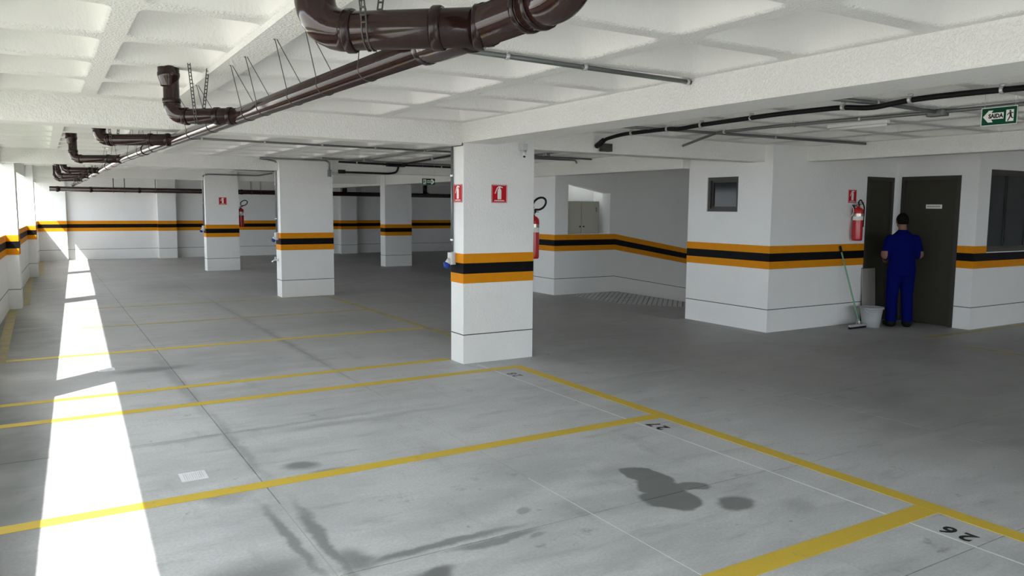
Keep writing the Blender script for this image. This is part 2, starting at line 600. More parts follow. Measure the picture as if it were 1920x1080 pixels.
# drain gratings in the floor
def floor_drain(x, y, label, w=0.155, d=0.16):
    t = thing('floor_drain', label, 'drain', (x, y, 0), 0.0, 'metal gratings set in the floor')
    fr = MB()
    h = 0.004
    fr.box(-w / 2, w / 2, -d / 2, -d / 2 + .016, 0, h).box(-w / 2, w / 2, d / 2 - .016, d / 2, 0, h)
    fr.box(-w / 2, -w / 2 + .016, -d / 2 + .016, d / 2 - .016, 0, h).box(w / 2 - .016, w / 2, -d / 2 + .016, d / 2 - .016, 0, h)
    put('drain_frame', fr, 'drain_metal', t)
    put('drain_bed', MB().box(-w / 2 + .01, w / 2 - .01, -d / 2 + .01, d / 2 - .01, -0.0005, 0.0008), 'groove_dark', t)
    g = MB()
    n = 11
    for i in range(n):
        u = -w / 2 + .018 + (w - .036) * i / (n - 1)
        g.box(u - .0032, u + .0032, -d / 2 + .014, d / 2 - .014, 0.0008, 0.0036)
        u = -d / 2 + .018 + (d - .036) * i / (n - 1)
        g.box(-w / 2 + .014, w / 2 - .014, u - .0028, u + .0028, 0.0008, 0.0032)
    put('grating', g, 'drain_metal', t)
floor_drain(0.738, 5.022, 'small white metal floor drain grating in front of the sunlit strip')
floor_drain(0.50, 8.80, 'far metal floor drain at the shadow gap of the sunlit strip')

# ramp going down through the right opening
ramp = put('floor_ramp', MB()._add([(9.9, 8.5, 0), (9.9, 12.4, 0), (14.2, 12.4, -0.74), (14.2, 8.5, -0.74),
                                    (9.9, 8.5, -0.3), (9.9, 12.4, -0.3), (14.2, 12.4, -1.04), (14.2, 8.5, -1.04)],
                                   [(0, 3, 2, 1), (4, 5, 6, 7), (0, 1, 5, 4), (1, 2, 6, 5), (2, 3, 7, 6), (3, 0, 4, 7)]), 'concrete')
tag(ramp, 'dark ribbed concrete ramp going down behind the white lintel', 'ramp', kind='structure')
rb = MB()
for i in range(66):
    x = 8.72 + i * 0.062
    z = 0.0 if x < 9.9 else -(x - 9.9) * 0.1721
    for k in range(27):
        y = 8.85 + k * 0.128 + (0.064 if i % 2 else 0)
        if y > 12.2 or (x < 9.9 and y < 9.55 + (9.9 - x) * 1.3 - 0.5):
            continue
        rb.box(x, x + 0.030, y, y + 0.095, z - 0.012, z + 0.008)
put('grip_rib', rb, 'concrete', ramp, kind='stuff', label='raised anti-slip ribs')

# outside ground
og = put('ground_outside', MB().box(-60, -5.0, -60, 120, -0.45, -0.25).box(-1.25, 60, -60, -7.0, -0.45, -0.25).box(-1.25, 60, 28.5, 120, -0.45, -0.25).box(14.4, 60, -7.0, 28.5, -1.5, -1.0), 'outside_ground')
tag(og, 'pale sunlit ground outside the garage openings', 'ground', kind='structure')

bounce_absorber = put('bounce_absorber_outside', MB().box(-5.0, -1.30, -60, 120, -0.45, -0.22), 'bounce_absorber')  # unseen dark ground, added to cut sunlight bouncing up to the ceiling
tag(bounce_absorber, 'unseen dark strip added outside the left wall to cut bounced light', 'bounce_absorber', kind='structure')

# ---------------------------------------------------------------- left wall (slightly skew to the column row)
SL = 0.0337
wl = thing('wall_left', 'white half wall with piers and open bays to daylight', 'wall', (-0.99, 0, 0), -math.atan(SL), kind='structure')
TH = 0.22
piers = [0.2, 7.3, 14.72, 21.05]
put('half_wall', MB().box(-TH, 0, 0.2, 27.3, -0.3, B_TOP[1]), 'white_stucco', wl)
put('edge_beam', MB().box(-TH, 0.02, -7.0, 27.3, 2.30, 2.95), 'rough_stucco', wl)
e = 0.003
prev = 0.2
for py in piers[1:] + [27.1]:
    for z, m in ((B_TOP, 'orange_paint'), (B_MID, 'black_paint'), (B_LOW, 'orange_paint')):
        put('painted_band', MB().box(-0.02, e, prev, py, z[0], z[1] + (0.0015 if z is B_TOP else 0)), m, wl,
            label=('black' if m[0] == 'b' else 'orange') + ' painted band')
    put('shadow_groove', MB().box(-0.02, 0.0015, prev, py, *GROOVE), 'groove_dark', wl)
    prev = py + 0.4
for py in piers:
    p = put('pier', MB().box(-TH, 0.17, py, py + 0.4, -0.3, 2.9), 'white_stucco', wl)
    for z, m in ((B_TOP, 'orange_paint'), (B_MID, 'black_paint'), (B_LOW, 'orange_paint')):
        put('painted_band', MB().box(-0.02, 0.17 + e, py - e, py + 0.4 + e, *z), m, p, label=('black' if m[0] == 'b' else 'orange') + ' painted band')
    put('shadow_groove', MB().box(-0.02, 0.1715, py - 0.0015, py + 0.4015, *GROOVE), 'groove_dark', p)

# ---------------------------------------------------------------- far wall
FY = 27.1
wf = put('wall_far', MB().box(-1.0, 14.2, FY, FY + 0.25, -0.3, 2.95), 'white_stucco')
tag(wf, 'white far wall with orange and black painted bands', 'wall', kind='structure')
bands_box(wf, -0.3, 14.0, FY, FY + 0.1)
for x0, x1, d in ((-0.2, 0.66, 0.16), (3.17, 3.71, 0.30), (9.14, 9.74, 0.30)):
    p = put('wall_pier', MB().box(x0, x1, FY - d, FY + 0.1, -0.3, 2.9), 'white_stucco', wf)
    bands_box(p, x0, x1, FY - d, FY + 0.09)

# ---------------------------------------------------------------- right-hand walls and the service block
BX, BY = 8.44, 7.155
wr = put('wall_right', MB().box(BX, BX + 0.2, 8.35, 8.73, -0.1, 2.9).box(BX, BX + 0.2, BY, 7.755, -0.1, 2.9)
         .box(BX, BX + 0.2, 7.755, 8.35, -0.1, 1.648).box(BX, BX + 0.2, 7.755, 8.35, 2.145, 2.9)
         .box(BX + 0.2, 10.50, BY, BY + 0.2, -0.1, 2.9).box(10.50, 11.16, BY, BY + 0.2, 2.18, 2.9)
         .box(11.16, 11.42, BY, BY + 0.2, -0.1, 2.9)
         .box(BX + 0.2, 14.2, 8.53, 8.73, -1.2, 2.9), 'white_stucco')
tag(wr, 'white service block with a small high window and painted bands', 'wall', kind='structure')
for z, m in ((B_TOP, 'orange_paint'), (B_MID, 'black_paint'), (B_LOW, 'orange_paint'), (GROOVE, 'groove_dark')):
    ee = e if m[0] != 'g' else 0.0015
    put('painted_band' if m[0] != 'g' else 'shadow_groove',
        MB().box(BX - ee, BX + 0.05, BY - ee, 8.73 + ee, *z).box(BX + 0.05, 10.50, BY - ee, BY + 0.05, *z)
        .box(BX + 0.05, BX + 0.2 + ee, 8.68, 8.73 + ee, *z), m, wr,
        label=None if m[0] == 'g' else ('black' if m[0] == 'b' else 'orange') + ' painted band')
ws = put('wall_service', MB().box(11.22, 11.42, 5.93, 6.17, -0.1, 2.9).box(11.22, 11.42, 7.06, BY, -0.1, 2.9)
         .box(11.22, 11.42, 6.17, 7.06, 2.19, 2.9)
         .box(11.42, 11.535, 5.93, 6.13, -0.1, 2.9).box(11.535, 13.3, 5.93, 6.13, -0.1, 1.10)
         .box(11.535, 13.3, 5.93, 6.13, 2.275, 2.9).box(13.3, 14.2, 5.93, 6.13, -0.1, 2.9), 'white_stucco')
tag(ws, 'white wall around the brown doors and the wide dark window', 'wall', kind='structure')
for z, m in (((B_TOP[0], B_TOP[1]), 'orange_paint'), (B_MID, 'black_paint'), (B_LOW, 'orange_paint'), (GROOVE, 'groove_dark')):
    ee = e if m[0] != 'g' else 0.0015
    b = MB()
    xr = 11.535 if z[1] > 1.15 else 14.1
    b.box(11.22 - ee, 11.30, 5.93 - ee, 6.17, *z).box(11.30, xr, 5.93 - ee, 6.0, *z)
    b.box(11.22 - ee, 11.30, 7.06, BY - 0.001, *z)
    put('painted_band' if m[0] != 'g' else 'shadow_groove', b, m, ws,
        label=None if m[0] == 'g' else ('black' if m[0] == 'b' else 'orange') + ' painted band')
wb = put('wall_back', MB().box(14.2, 14.4, -7.0, 8.7, -1.3, 2.9).box(14.2, 14.4, 12.3, 27.4, -1.3, 2.9).box(14.2, 14.4, 8.7, 12.3, -0.30, 2.9).box(-1.4, 3.4, -7.2, -7.0, -0.3, 2.9).box(9.4, 14.2, -7.2, -7.0, -0.3, 2.9), 'white_stucco')  # low slot at the ramp end is added to let daylight onto the ramp wall
tag(wb, 'white outer wall on the right side, with an added daylight slot by the ramp', 'wall', kind='structure')

# ramp wall with its niche
RY = 12.32
rw = MB()
N0, N1, NZ0 = 8.75, 9.78, 1.18
def quad_prism(pts, y0, y1):
    n = len(pts)
    vsx = [(x, y0, z) for x, z in pts] + [(x, y1, z) for x, z in pts]
    fsx = [tuple(range(n)), tuple(range(2 * n - 1, n - 1, -1))] + [(i, n + i, n + (i + 1) % n, (i + 1) % n) for i in range(n)]
    return vsx, fsx
rw.box(BX, N0, RY, RY + 0.25, -0.1, 2.9).box(N0, N1, RY, RY + 0.25, -0.1, NZ0).box(N1, 14.2, RY, RY + 0.25, -1.2, 2.9)
rw._add(*quad_prism([(N0, 2.17), (N1, 1.985), (N1, 2.9), (N0, 2.9)], RY, RY + 0.25))
rw.box(BX + 0.2, 14.2, RY + 0.55, RY + 0.70, -0.1, 2.9)
rw.box(BX, BX + 0.2, RY + 0.25, 14.4, -0.1, 2.9)
rw.box(N0 - 0.15, N0, RY + 0.25, RY + 0.55, 1.0, 2.9).box(N1, N1 + 0.15, RY + 0.25, RY + 0.55, 1.0, 2.9).box(N0, N1, RY + 0.25, RY + 0.55, 1.0, NZ0)
wramp = put('wall_ramp', rw, 'white_stucco')
tag(wramp, 'white ramp wall with a niche and sloping painted bands', 'wall', kind='structure')
XK, SR = 9.92, 0.172
for z, m in ((B_TOP, 'orange_paint'), (B_MID, 'black_paint'), (B_LOW, 'orange_paint'), (GROOVE, 'groove_dark')):
    ee = e if m[0] != 'g' else 0.0015
    d = (14.1 - XK) * SR
    zo = -0.02 if m[0] != 'g' else 0
    v, f = quad_prism([(BX - ee, z[0] + zo), (XK, z[0] + zo), (14.1, z[0] + zo - d), (14.1, z[1] + zo - d), (XK, z[1] + zo), (BX - ee, z[1] + zo)], RY - ee, RY + 0.02)
    b = MB()._add(v, f)
    b.box(BX - ee, BX, RY + 0.02, 14.4, z[0] + zo, z[1] + zo)
    put('painted_band' if m[0] != 'g' else 'shadow_groove', b, m, wramp,
        label=None if m[0] == 'g' else ('black' if m[0] == 'b' else 'orange') + ' painted band')

# ---------------------------------------------------------------- columns
def column(x0, x1, y0, y1, label):
    o = put('column', MB().box(x0, x1, y0, y1, 0, 2.62), 'white_stucco')
    tag(o, label, 'column', kind='structure')
    bands_box(o, x0, x1, y0, y1)
    return o
column(3.82, 4.70, 7.28, 7.57, 'nearest white column with two red extinguisher signs')
column(3.745, 4.735, 14.33, 14.66, 'white banded column with a tap, second in the row')
column(3.62, 4.44, 21.10, 21.45, 'white banded column with one small red sign, third in the row')
column(8.27, 9.08, 20.50, 20.85, 'white banded column in the dark middle, under a beam end')

# ---------------------------------------------------------------- ceiling
SH = (N0, N1, RY + 0.25, RY + 0.55)      # open light shaft behind the ramp wall niche
ceiling = put('ceiling', MB().prism([(-1.46, -7.2), (SH[0], -7.2), (SH[0], 27.4), (-0.28, 27.4)], 2.83, 3.0)
              .box(SH[1], 14.4, -7.2, 27.4, 2.83, 3.0).box(SH[0], SH[1], -7.2, SH[2], 2.83, 3.0).box(SH[0], SH[1], SH[3], 27.4, 2.83, 3.0), 'roof_slab')
tag(ceiling, 'white waffle slab ceiling with coffers, ribs and beams', 'ceiling', kind='structure')
def beam(x0, x1, y0, y1, z0, label=None):
    put('beam', MB().box(x0, x1, y0, y1, z0, 2.84), 'rough_stucco', ceiling, label=label)
beam(3.80, 4.19, -7.0, 7.30, 2.352, 'wide beam running over the nearest column')
beam(-1.0, 3.80, 7.285, 7.56, 2.330, 'beam across to the left openings')
beam(3.82, 8.44, 7.30, 7.58, 2.325, 'beam from the nearest column to the service block')
beam(-0.62, 8.3, 14.42, 14.66, 2.330)
beam(-0.38, 8.3, 21.18, 21.42, 2.330)
beam(8.30, 8.56, 8.73, 27.1, 2.29, 'beam and lintel above the ramp opening')
beam(9.13, 9.36, -7.0, 7.155, 2.352, 'beam ending on the service block')
beam(8.56, 14.2, 14.42, 14.66, 2.33)
beam(8.56, 14.2, 20.6, 20.84, 2.33)
beam(-1.08, 14.2, -0.25, 0.05, 2.33)
put('soffit', MB().box(8.56, 14.2, 8.73, SH[2], 2.50, 2.84).box(8.56, 14.2, SH[3] + 0.15, 14.42, 2.50, 2.84), 'pan_paint', ceiling, label='plain flat soffit over the ramp')

_pans = {}
def pan_mesh(w, h):
    key = (round(w, 3), round(h, 3))
    if key in _pans:
        return _pans[key]
    rib, slope, dep, r1, r2, seg = 0.058, 0.085, 0.215, 0.07, 0.05, 3
    def loop(inset, r, z):
        pts = []
        X, Y = w / 2 - inset, h / 2 - inset
        for sx, sy, a0 in ((1, 1, 0), (-1, 1, 90), (-1, -1, 180), (1, -1, 270)):
            for k in range(seg + 1):
                a = math.radians(a0 + 90 * k / seg)
                pts.append((sx * (X - r) + r * math.cos(a), sy * (Y - r) + r * math.sin(a), z))
        return pts
    L = [[(math.copysign(w / 2, p[0]), math.copysign(h / 2, p[1]), 0.0) for p in loop(rib, r1, 0)],
         loop(rib - 0.006, r1, 0.0), loop(rib + 0.008, r1, 0.012), loop(rib + slope * 0.8, r1, dep * 0.85), loop(rib + slope * 1.25, r2, dep)]
    n = len(L[0])
    v = [p for l in L for p in l]
    f, s = [], []
    for i in range(len(L) - 1):
        for k in range(n):
            k2 = (k + 1) % n
            a, b, c, d = i * n + k, i * n + k2, (i + 1) * n + k2, (i + 1) * n + k
            if i == 0 and v[a] == v[b]:
                f.append((a, c, d))
            else:
                f.append((a, b, c, d))
            s.append(i >= 1)
    f.append(tuple((len(L) - 1) * n + k for k in range(n)))
    s.append(False)
    me = bpy.data.meshes.new('coffer')
    me.from_pydata(v, [], [tuple(reversed(q)) for q in f])
    me.polygons.foreach_set('use_smooth', s)
    me.materials.append(MATS['rough_stucco'])
    me.materials.append(MATS['pan_paint'])
    mi = [0 if i < n * 2 else 1 for i in range(len(f))]
    me.polygons.foreach_set('material_index', mi)
    me.update()
    _pans[key] = me
    return me
far_v, far_f, far_m = [], [], []
NCOF = 0
def coffers(xs, ys, single=True, skew=False):
    global NCOF
    for i in range(len(xs) - 1):
        for j in range(len(ys) - 1):
            xa = xs[i] if (i or not skew) else -0.985 + SL * ys[j]      # the first row meets the skew edge beam
            if xs[i + 1] - xa < 0.3:
                continue
            cx, cy = (xa + xs[i + 1]) / 2, (ys[j] + ys[j + 1]) / 2
            me = pan_mesh(xs[i + 1] - xa, ys[j + 1] - ys[j])
            if single:
                o = put('coffer', me, None, ceiling)
                o.location = (cx, cy, ceil_z)
                NCOF += 1
            else:
                b = len(far_v)
                far_v.extend((v.co.x + cx, v.co.y + cy, v.co.z + ceil_z) for v in me.vertices)
                for p in me.polygons:
                    far_f.append(tuple(b + q for q in p.vertices))
                    far_m.append(p.material_index)
def lin(a, b, n):
    return [a + (b - a) * i / n for i in range(n + 1)]
ys1 = [0.05, 0.66, 1.46, 2.26, 3.07, 3.87, 4.67, 5.47, 6.27, 7.285]
ys1[-1] = 7.19
X1 = [-1.02, -0.30, 0.37, 1.02, 1.95, 2.87, 3.80]
coffers(X1, ys1, skew=True)
put('rib_margin', MB().box(-1.02, 3.80, 7.19, 7.29, ceil_z, 2.84), 'rough_stucco', ceiling)
put('rib_margin', MB().box(0.965, 1.135, 0.05, 7.29, ceil_z - 0.035, ceil_z + 0.02), 'rough_stucco', ceiling, label='thicker rib above the drain pipe')
coffers([4.19, 5.01, 5.83, 6.65, 7.47, 8.30, 9.13], ys1)
put('rib_margin', MB().box(4.19, 9.13, 7.19, 7.30, ceil_z, 2.84), 'rough_stucco', ceiling)
coffers([9.36, 10.17, 10.98, 11.8, 12.6, 13.4, 14.2], ys1[3:])
coffers([9.36, 10.98, 12.6, 14.2], ys1[:4], False)
put('rib_margin', MB().box(9.36, 14.2, 7.19, 7.30, ceil_z, 2.84), 'rough_stucco', ceiling)
X2 = [-0.75, 0.22, 1.02, 1.82, 2.62, 3.42, 4.22, 5.02, 5.82, 6.62, 7.42, 8.30]
coffers(X2, lin(7.58, 14.42, 8), skew=True)
coffers(X2, lin(14.66, 21.18, 8), False, True)
coffers([-0.3] + X2[2:], lin(21.42, 27.1, 7), False, True)
coffers(lin(8.56, 14.2, 6), lin(14.66, 20.6, 7), False)
coffers(lin(8.56, 14.2, 6), lin(20.84, 27.1, 7), False)
coffers(lin(-1.2, 9.13, 11), lin(-7.0, -0.25, 8), False, True)
coffers(lin(9.36, 14.2, 5), lin(-7.0, -0.25, 8), False)
me = bpy.data.meshes.new('coffer_field')
me.from_pydata(far_v, [], far_f)
me.materials.append(MATS['rough_stucco'])
me.materials.append(MATS['pan_paint'])
me.polygons.foreach_set('material_index', far_m)
put('coffer_field', me, None, ceiling, kind='stuff', label='distant coffers')

# ---------------------------------------------------------------- windows and doors
def window(name, label, M, w, h, depth, panes):
    # local: x right, y up, z toward the viewer; origin at lower left of the opening
    t = thing(name, label, 'window', M=M, kind='structure')
    fw = 0.045
    put('window_frame', MB().box(0, w, 0, fw, -depth, -0.02).box(0, w, h - fw, h, -depth, -0.02)
        .box(0, fw, fw, h - fw, -depth, -0.02).box(w - fw, w, fw, h - fw, -depth, -0.02), 'dark_metal', t)
    for a, b in panes:
        a, b = max(a, fw), min(b, w - fw)
        s = put('sash', MB().box(a, b, fw, fw + .03, -depth * .7, -depth * .45).box(a, b, h - fw - .03, h - fw, -depth * .7, -depth * .45)
                .box(a, a + .03, fw + .03, h - fw - .03, -depth * .7, -depth * .45).box(b - .03, b, fw + .03, h - fw - .03, -depth * .7, -depth * .45), 'dark_metal', t)
        put('pane', MB().box(a + .028, b - .028, fw + .028, h - fw - .028, -depth * .6, -depth * .57), 'dark_glass', s)
    return t
window('window_1', 'small square dark window high in the white block', frame((BX, 8.35, 1.648), (0, -1, 0), (0, 0, 1)), 0.595, 0.497, 0.12, [(0, 0.595)])
window('window_2', 'wide dark sliding window at the right edge', frame((11.535, 5.93, 1.10), (1, 0, 0), (0, 0, 1)), 1.765, 1.175, 0.10, [(0, 0.55), (0.53, 1.15), (1.13, 1.765)])

def door(name, label, M, w, h, sign=False, hinge_left=True):
    t = thing(name, label, 'door', M=M, kind='structure')
    fw = 0.055
    put('door_frame', MB().box(0, fw, 0, h, -0.15, 0.012).box(w - fw, w, 0, h, -0.15, 0.012).box(fw, w - fw, h - fw, h, -0.15, 0.012), 'door_frame', t)
    lf = put('door_leaf', MB().box(fw, w - fw, 0.01, h - fw, -0.075, -0.035), 'door_brown', t)
    hx = w - fw - 0.07 if hinge_left else fw + 0.07
    put('door_handle', MB().lathe([(0.024, 0), (0.024, 0.008), (0.011, 0.010), (0.011, 0.045), (0.0, 0.045)], 14, (hx, 1.0, -0.035))
        .tube([(hx, 1.0, 0.005), (hx - (0.11 if hinge_left else -0.11), 1.0, 0.005)], 0.009, 10), 'chrome', lf)
    for hz in (0.25, h / 2, h - 0.3):
        put('hinge', MB().tube([((fw if hinge_left else w - fw), hz - 0.05, -0.034), ((fw if hinge_left else w - fw), hz + 0.05, -0.034)], 0.008, 8), 'dark_metal', lf)
    if sign:
        s = put('door_plate', MB().box(w * 0.42, w * 0.42 + 0.24, 1.715, 1.775, -0.035, -0.031), 'sign_white', lf, label='small pale name plate')
        mk = MB()
        for k in range(9):
            mk.box(w * .42 + 0.02 + k * 0.022, w * .42 + 0.036 + k * 0.022, 1.735, 1.757, -0.0312, -0.0305)
        put('plate_mark', mk, 'board_grey', lf)
    return t
door('door_1', 'narrow dark brown metal door beside the fire extinguisher', frame((10.50, BY, 0), (1, 0, 0), (0, 0, 1)), 0.66, 2.18, hinge_left=True)
door('door_2', 'brown metal door with a pale plate facing the worker', frame((11.22, 7.06, 0), (0, -1, 0), (0, 0, 1)), 0.89, 2.19, True, hinge_left=False)

# cabinet in the ramp niche
t = thing('wall_cabinet', 'beige two-door cabinet in the niche of the ramp wall', 'cabinet', M=frame((N0 + 0.005, RY + 0.5, NZ0), (1, 0, 0), (0, 0, 1)))
cw, ch = 0.90, 0.64
put('cabinet_body', MB().box(0, cw, 0, 0.03, 0, 0.30).box(0, cw, ch - 0.03, ch, 0, 0.30).box(0, 0.03, 0.03, ch - 0.03, 0, 0.30).box(cw - 0.03, cw, 0.03, ch - 0.03, 0, 0.30).box(0.03, cw - 0.03, 0.03, ch - 0.03, 0, 0.02), 'cabinet_beige', t)
for a, b in ((0.012, cw / 2 - 0.004), (cw / 2 + 0.004, cw - 0.012)):
    d = put('cabinet_door', MB().box(a, b, 0.012, ch - 0.02, 0.30, 0.318), 'cabinet_beige', t)
    kx = b - 0.04 if a < 0.1 else a + 0.04
    put('knob', MB().lathe([(0.008, 0), (0.008, 0.012), (0.016, 0.02), (0.016, 0.03), (0.0, 0.034)], 12, (kx, 0.14, 0.318)), 'dark_metal', d)
    hx = a + 0.07 if a < 0.1 else b - 0.07
    vent = MB()
    for k in range(4):
        vent.box(hx - 0.016, hx + 0.016, ch - 0.20 + k * 0.022, ch - 0.188 + k * 0.022, 0.317, 0.320)
    put('vent_slot', vent, 'dark_metal', d)

# ---------------------------------------------------------------- drain pipes
PZ = 2.25
def mainxy(y):
    return 1.32 - 0.04 * y if y < 10.5 else 0.90 - 0.004 * (y - 10.5)
def ring(mb, p, d, r, w=0.03, k=1.14):
    d = Vector(d).normalized()
    p = Vector(p)
    mb.tube([p - d * w * .5, p - d * w * .35, p + d * w * .35, p + d * w * .5], r, 20, radii=[r * (k - .05), r * k, r * k, r * (k - .05)])
mp = thing('drain_pipe', 'long brown drain pipe hung lengthwise under the ceiling', 'pipe', (mainxy(2.6), 2.6, PZ))
pts = [(mainxy(y), y, PZ) for y in (2.42, 5.2, 7.4, 10.5, 15, 20, 25.9)]
put('pipe_run', MB().tube(fillet(pts, 0.4, 4), 0.050, 24), 'brown_pvc', mp, True)
def collar(name, parent, p, d, r, w, k):
    mb = MB()
    ring(mb, p, d, r, w, k)
    put(name, mb, 'brown_pvc_dark', parent, True)
for y in (8.9, 13.0, 16.4, 19.0, 21.8, 24.0):
    collar('coupling', mp, (mainxy(y), y, PZ), (0, 1, 0), 0.05, 0.05, 1.12)
# large wye and end elbow at the near end
a = Vector((mainxy(2.62), 2.62, PZ)); b = Vector((mainxy(2.62) + 0.035, 1.93, PZ + 0.01))
dirn = (b - a).normalized()
wy = put('wye_fitting', MB().tube([a, a + dirn * 0.02, a + dirn * 0.10, a + dirn * 0.16, b], 0.06, 24, radii=[0.052, 0.058, 0.062, 0.064, 0.064]), 'brown_pvc', mp, True)
for u, r_, w_, k_ in ((0.02, 0.052, 0.035, 1.18), (0.32, 0.064, 0.02, 1.10), (0.42, 0.064, 0.02, 1.08), ((b - a).length - 0.04, 0.064, 0.022, 1.12)):
    collar('collar', mp, a + dirn * u, dirn, r_, w_, k_)
el = fillet([b - dirn * 0.02, b + dirn * 0.16, b + dirn * 0.16 + Vector((0.03, 0, 0.45))], 0.13, 8)
put('end_elbow', MB().tube(el, 0.068, 24), 'brown_pvc', mp, True)
collar('collar', mp, b + dirn * 0.02, dirn, 0.068, 0.02, 1.10)
collar('collar', mp, el[-2] + Vector((0, 0, 0.02)), (0.03, 0, 0.45), 0.068, 0.03, 1.10)

def hanger(parent, x, y, z, r, top, style='wire', spread=0.05, lean=0.0, name='pipe_hanger'):
    mb = MB()
    n = 14
    if style == 'wire':
        arc = [(x + lean * 0.3, y - 0.004, top)]
        arc += [(x - r * 1.03 * math.sin(t) , y, z - r * 1.03 * math.cos(t)) for t in [math.pi * (0.62 - 1.24 * i / n) for i in range(n + 1)]]
        arc += [(x + lean * 0.3 + 0.01, y + 0.004, top)]
        mb.tube(arc, 0.0022, 6)
        # twisted tail hooked over the rib
        mb.tube([(x + lean * .3 - 0.03, y, top + 0.012), (x + lean * .3, y, top - 0.01), (x + lean * .3 + 0.02, y + 0.01, top + 0.03)], 0.0022, 6)
        put(name, mb, 'wire_dark', parent, True)
    else:
        # perforated steel strap: two hanging runs and a loop around the pipe
        for sx in (-1, 1):
            x0 = x + sx * r * 0.98
            xt = x + sx * spread
            m = 12
            for k in range(m):
                t0, t1 = k / m, (k + 0.62) / m
                for off in (-0.007, 0.007):
                    mb.tube([(x0 + (xt - x0) * t0, y + off, z + (top - z) * t0), (x0 + (xt - x0) * (k + 1) / m, y + off, z + (top - z) * (k + 1) / m)], 0.0022, 5)
                mb.tube([(x0 + (xt - x0) * t1, y - 0.008, z + (top - z) * t1), (x0 + (xt - x0) * t1, y + 0.008, z + (top - z) * t1)], 0.0028, 5)
        put(name, mb, 'wire_dark', parent, True)
for y in (3.12, 3.62, 4.06, 4.62, 4.95, 5.9, 6.6):
    hanger(mp, mainxy(y), y, PZ, 0.05, ceil_z - 0.03, 'wire', lean=-0.35 if y > 3.4 else -0.1)
for y in (8.4, 9.2, 9.9, 12.0, 13.5, 16.0, 19.5, 23.0):
    hanger(mp, mainxy(y), y, PZ, 0.05, ceil_z - 0.005, 'wire')

def strap(parent, p, d, r, top):
    """perforated strap looped around a branch, hanging from the slab"""
    p = Vector(p); d = Vector(d).normalized(); s = Vector((-d.y, d.x, 0))
    mb = MB()
    for w in (-0.008, 0.008):
        loop = [p + d * w + (s * math.sin(t) + Vector((0, 0, -math.cos(t)))) * r * 1.04 for t in [math.radians(a) for a in range(-100, 101, 20)]]
        mb.tube([loop[0] + Vector((0, 0, top - loop[0].z)) - d * 0.03] + loop + [loop[-1] + Vector((0, 0, top - loop[-1].z)) + d * 0.045], 0.0028, 6)
    for side in (0, 1):
        lo = p + (s * (1 if side else -1)) * r * 1.03
        hi = Vector((lo.x, lo.y, top)) + d * (0.045 if side else -0.03)
        m = 14
        for k in range(m):
            c = lo + (hi - lo) * ((k + .5) / m)
            mb.tube([c - d * 0.009, c + d * 0.009], 0.0035, 5)
    put('strap_hanger', mb, 'wire_dark', parent, True)

def branch(S, E, r, top, label, hopper=False, strapat=(0.25,), z=PZ, big=False):
    S = Vector((*S, z)); E = Vector((*E, z))
    d = (E - S).normalized()
    R = r * 2.0
    path = fillet([(S.x, S.y, top), tuple(S), tuple(E)], R, 8)
    t = put('branch_pipe', MB().tube(path, r, 22), 'brown_pvc', mp, True, label=label)
    t.matrix_basis = Matrix.Identity(4)
    put('elbow', MB().tube(path[1:-1], r * 1.07, 22), 'brown_pvc', t, True)
    for p_, d_, w_ in ((S + d * R, d, 0.03), ((S.x, S.y, z + R), (0, 0, 1), 0.03), (S + d * ((E - S).length * 0.70), d, 0.035), (E - d * 0.045, d, 0.03)):
        collar('coupling', t, p_, d_, r, w_, 1.15)
    if hopper:
        hr = r * 1.33
        put('reducer', MB().lathe([(r * 1.02, 0.0), (r * 1.1, 0.02), (hr, 0.055), (hr * 1.05, 0.065), (hr * 1.05, 0.08), (hr, 0.085), (hr, top - z - 0.19)], 22,
                                  (S.x - r * 0.25, S.y, z + 0.19)), 'brown_pvc', t, True)
    for u in strapat:
        strap(t, S + d * ((E - S).length * u), d, r, ceil_z + 0.02)
    return t
branch((0.80, 2.575), (1.255, 2.19), 0.062, 2.80, 'thick brown branch pipe with elbow, nearest the camera at the top', strapat=(0.32,))
branch((0.755, 5.475), (1.10, 5.2), 0.049, 2.80, 'brown branch pipe with a wide dark collar, second nearest', True, strapat=(0.42,))
branch((0.475, 7.80), (1.02, 7.40), 0.049, 2.74, 'brown branch pipe with elbow just behind the first cross beam', strapat=(0.2,))
branch((0.385, 11.25), (0.915, 10.84), 0.049, 2.76, 'brown branch pipe midway between the first two cross beams', True, strapat=())
branch((0.36, 15.0), (0.90, 14.75), 0.049, 2.70, 'brown branch pipe just beyond the second cross beam', strapat=(0.8,))
branch((0.34, 18.0), (0.88, 17.6), 0.049, 2.70, 'small distant brown branch pipe between the second and third cross beams', True, strapat=())
branch((0.33, 20.4), (0.87, 20.0), 0.049, 2.70, 'farthest brown branch pipe, low beside the left piers', strapat=())

fp = thing('cross_drain_pipe', 'dark brown pipe running along the far wall under the ceiling', 'pipe', (0.3, 26.1, 2.12))
put('pipe_run', MB().tube([(0.25, 26.1, 2.13), (6, 26.1, 2.125), (14.0, 26.0, 2.10)], 0.075, 18), 'brown_pvc', fp, True)
for x in (0.45, 1.3, 2.6, 5.6, 9.0, 12.2):
    collar('coupling', fp, (x, 26.1, 2.125), (1, 0, 0), 0.075, 0.07, 1.13)
for x, w in ((9.05, 0.085), (12.1, 0.085)):
    put('riser', MB().tube([(x, 26.1, 2.12), (x, 26.1, 2.6)], 0.08, 16), 'brown_pvc_dark', fp, True)
for x in (1.9, 2.2, 3.05, 5.9, 6.2, 9.5, 9.6, 11.2, 11.5):
    put('pipe_hanger', MB().tube([(x, 26.02, 2.56), (x, 26.03, 2.06), (x, 26.1, 2.04), (x, 26.17, 2.06), (x, 26.18, 2.56)], 0.006, 6), 'wire_dark', fp, True)

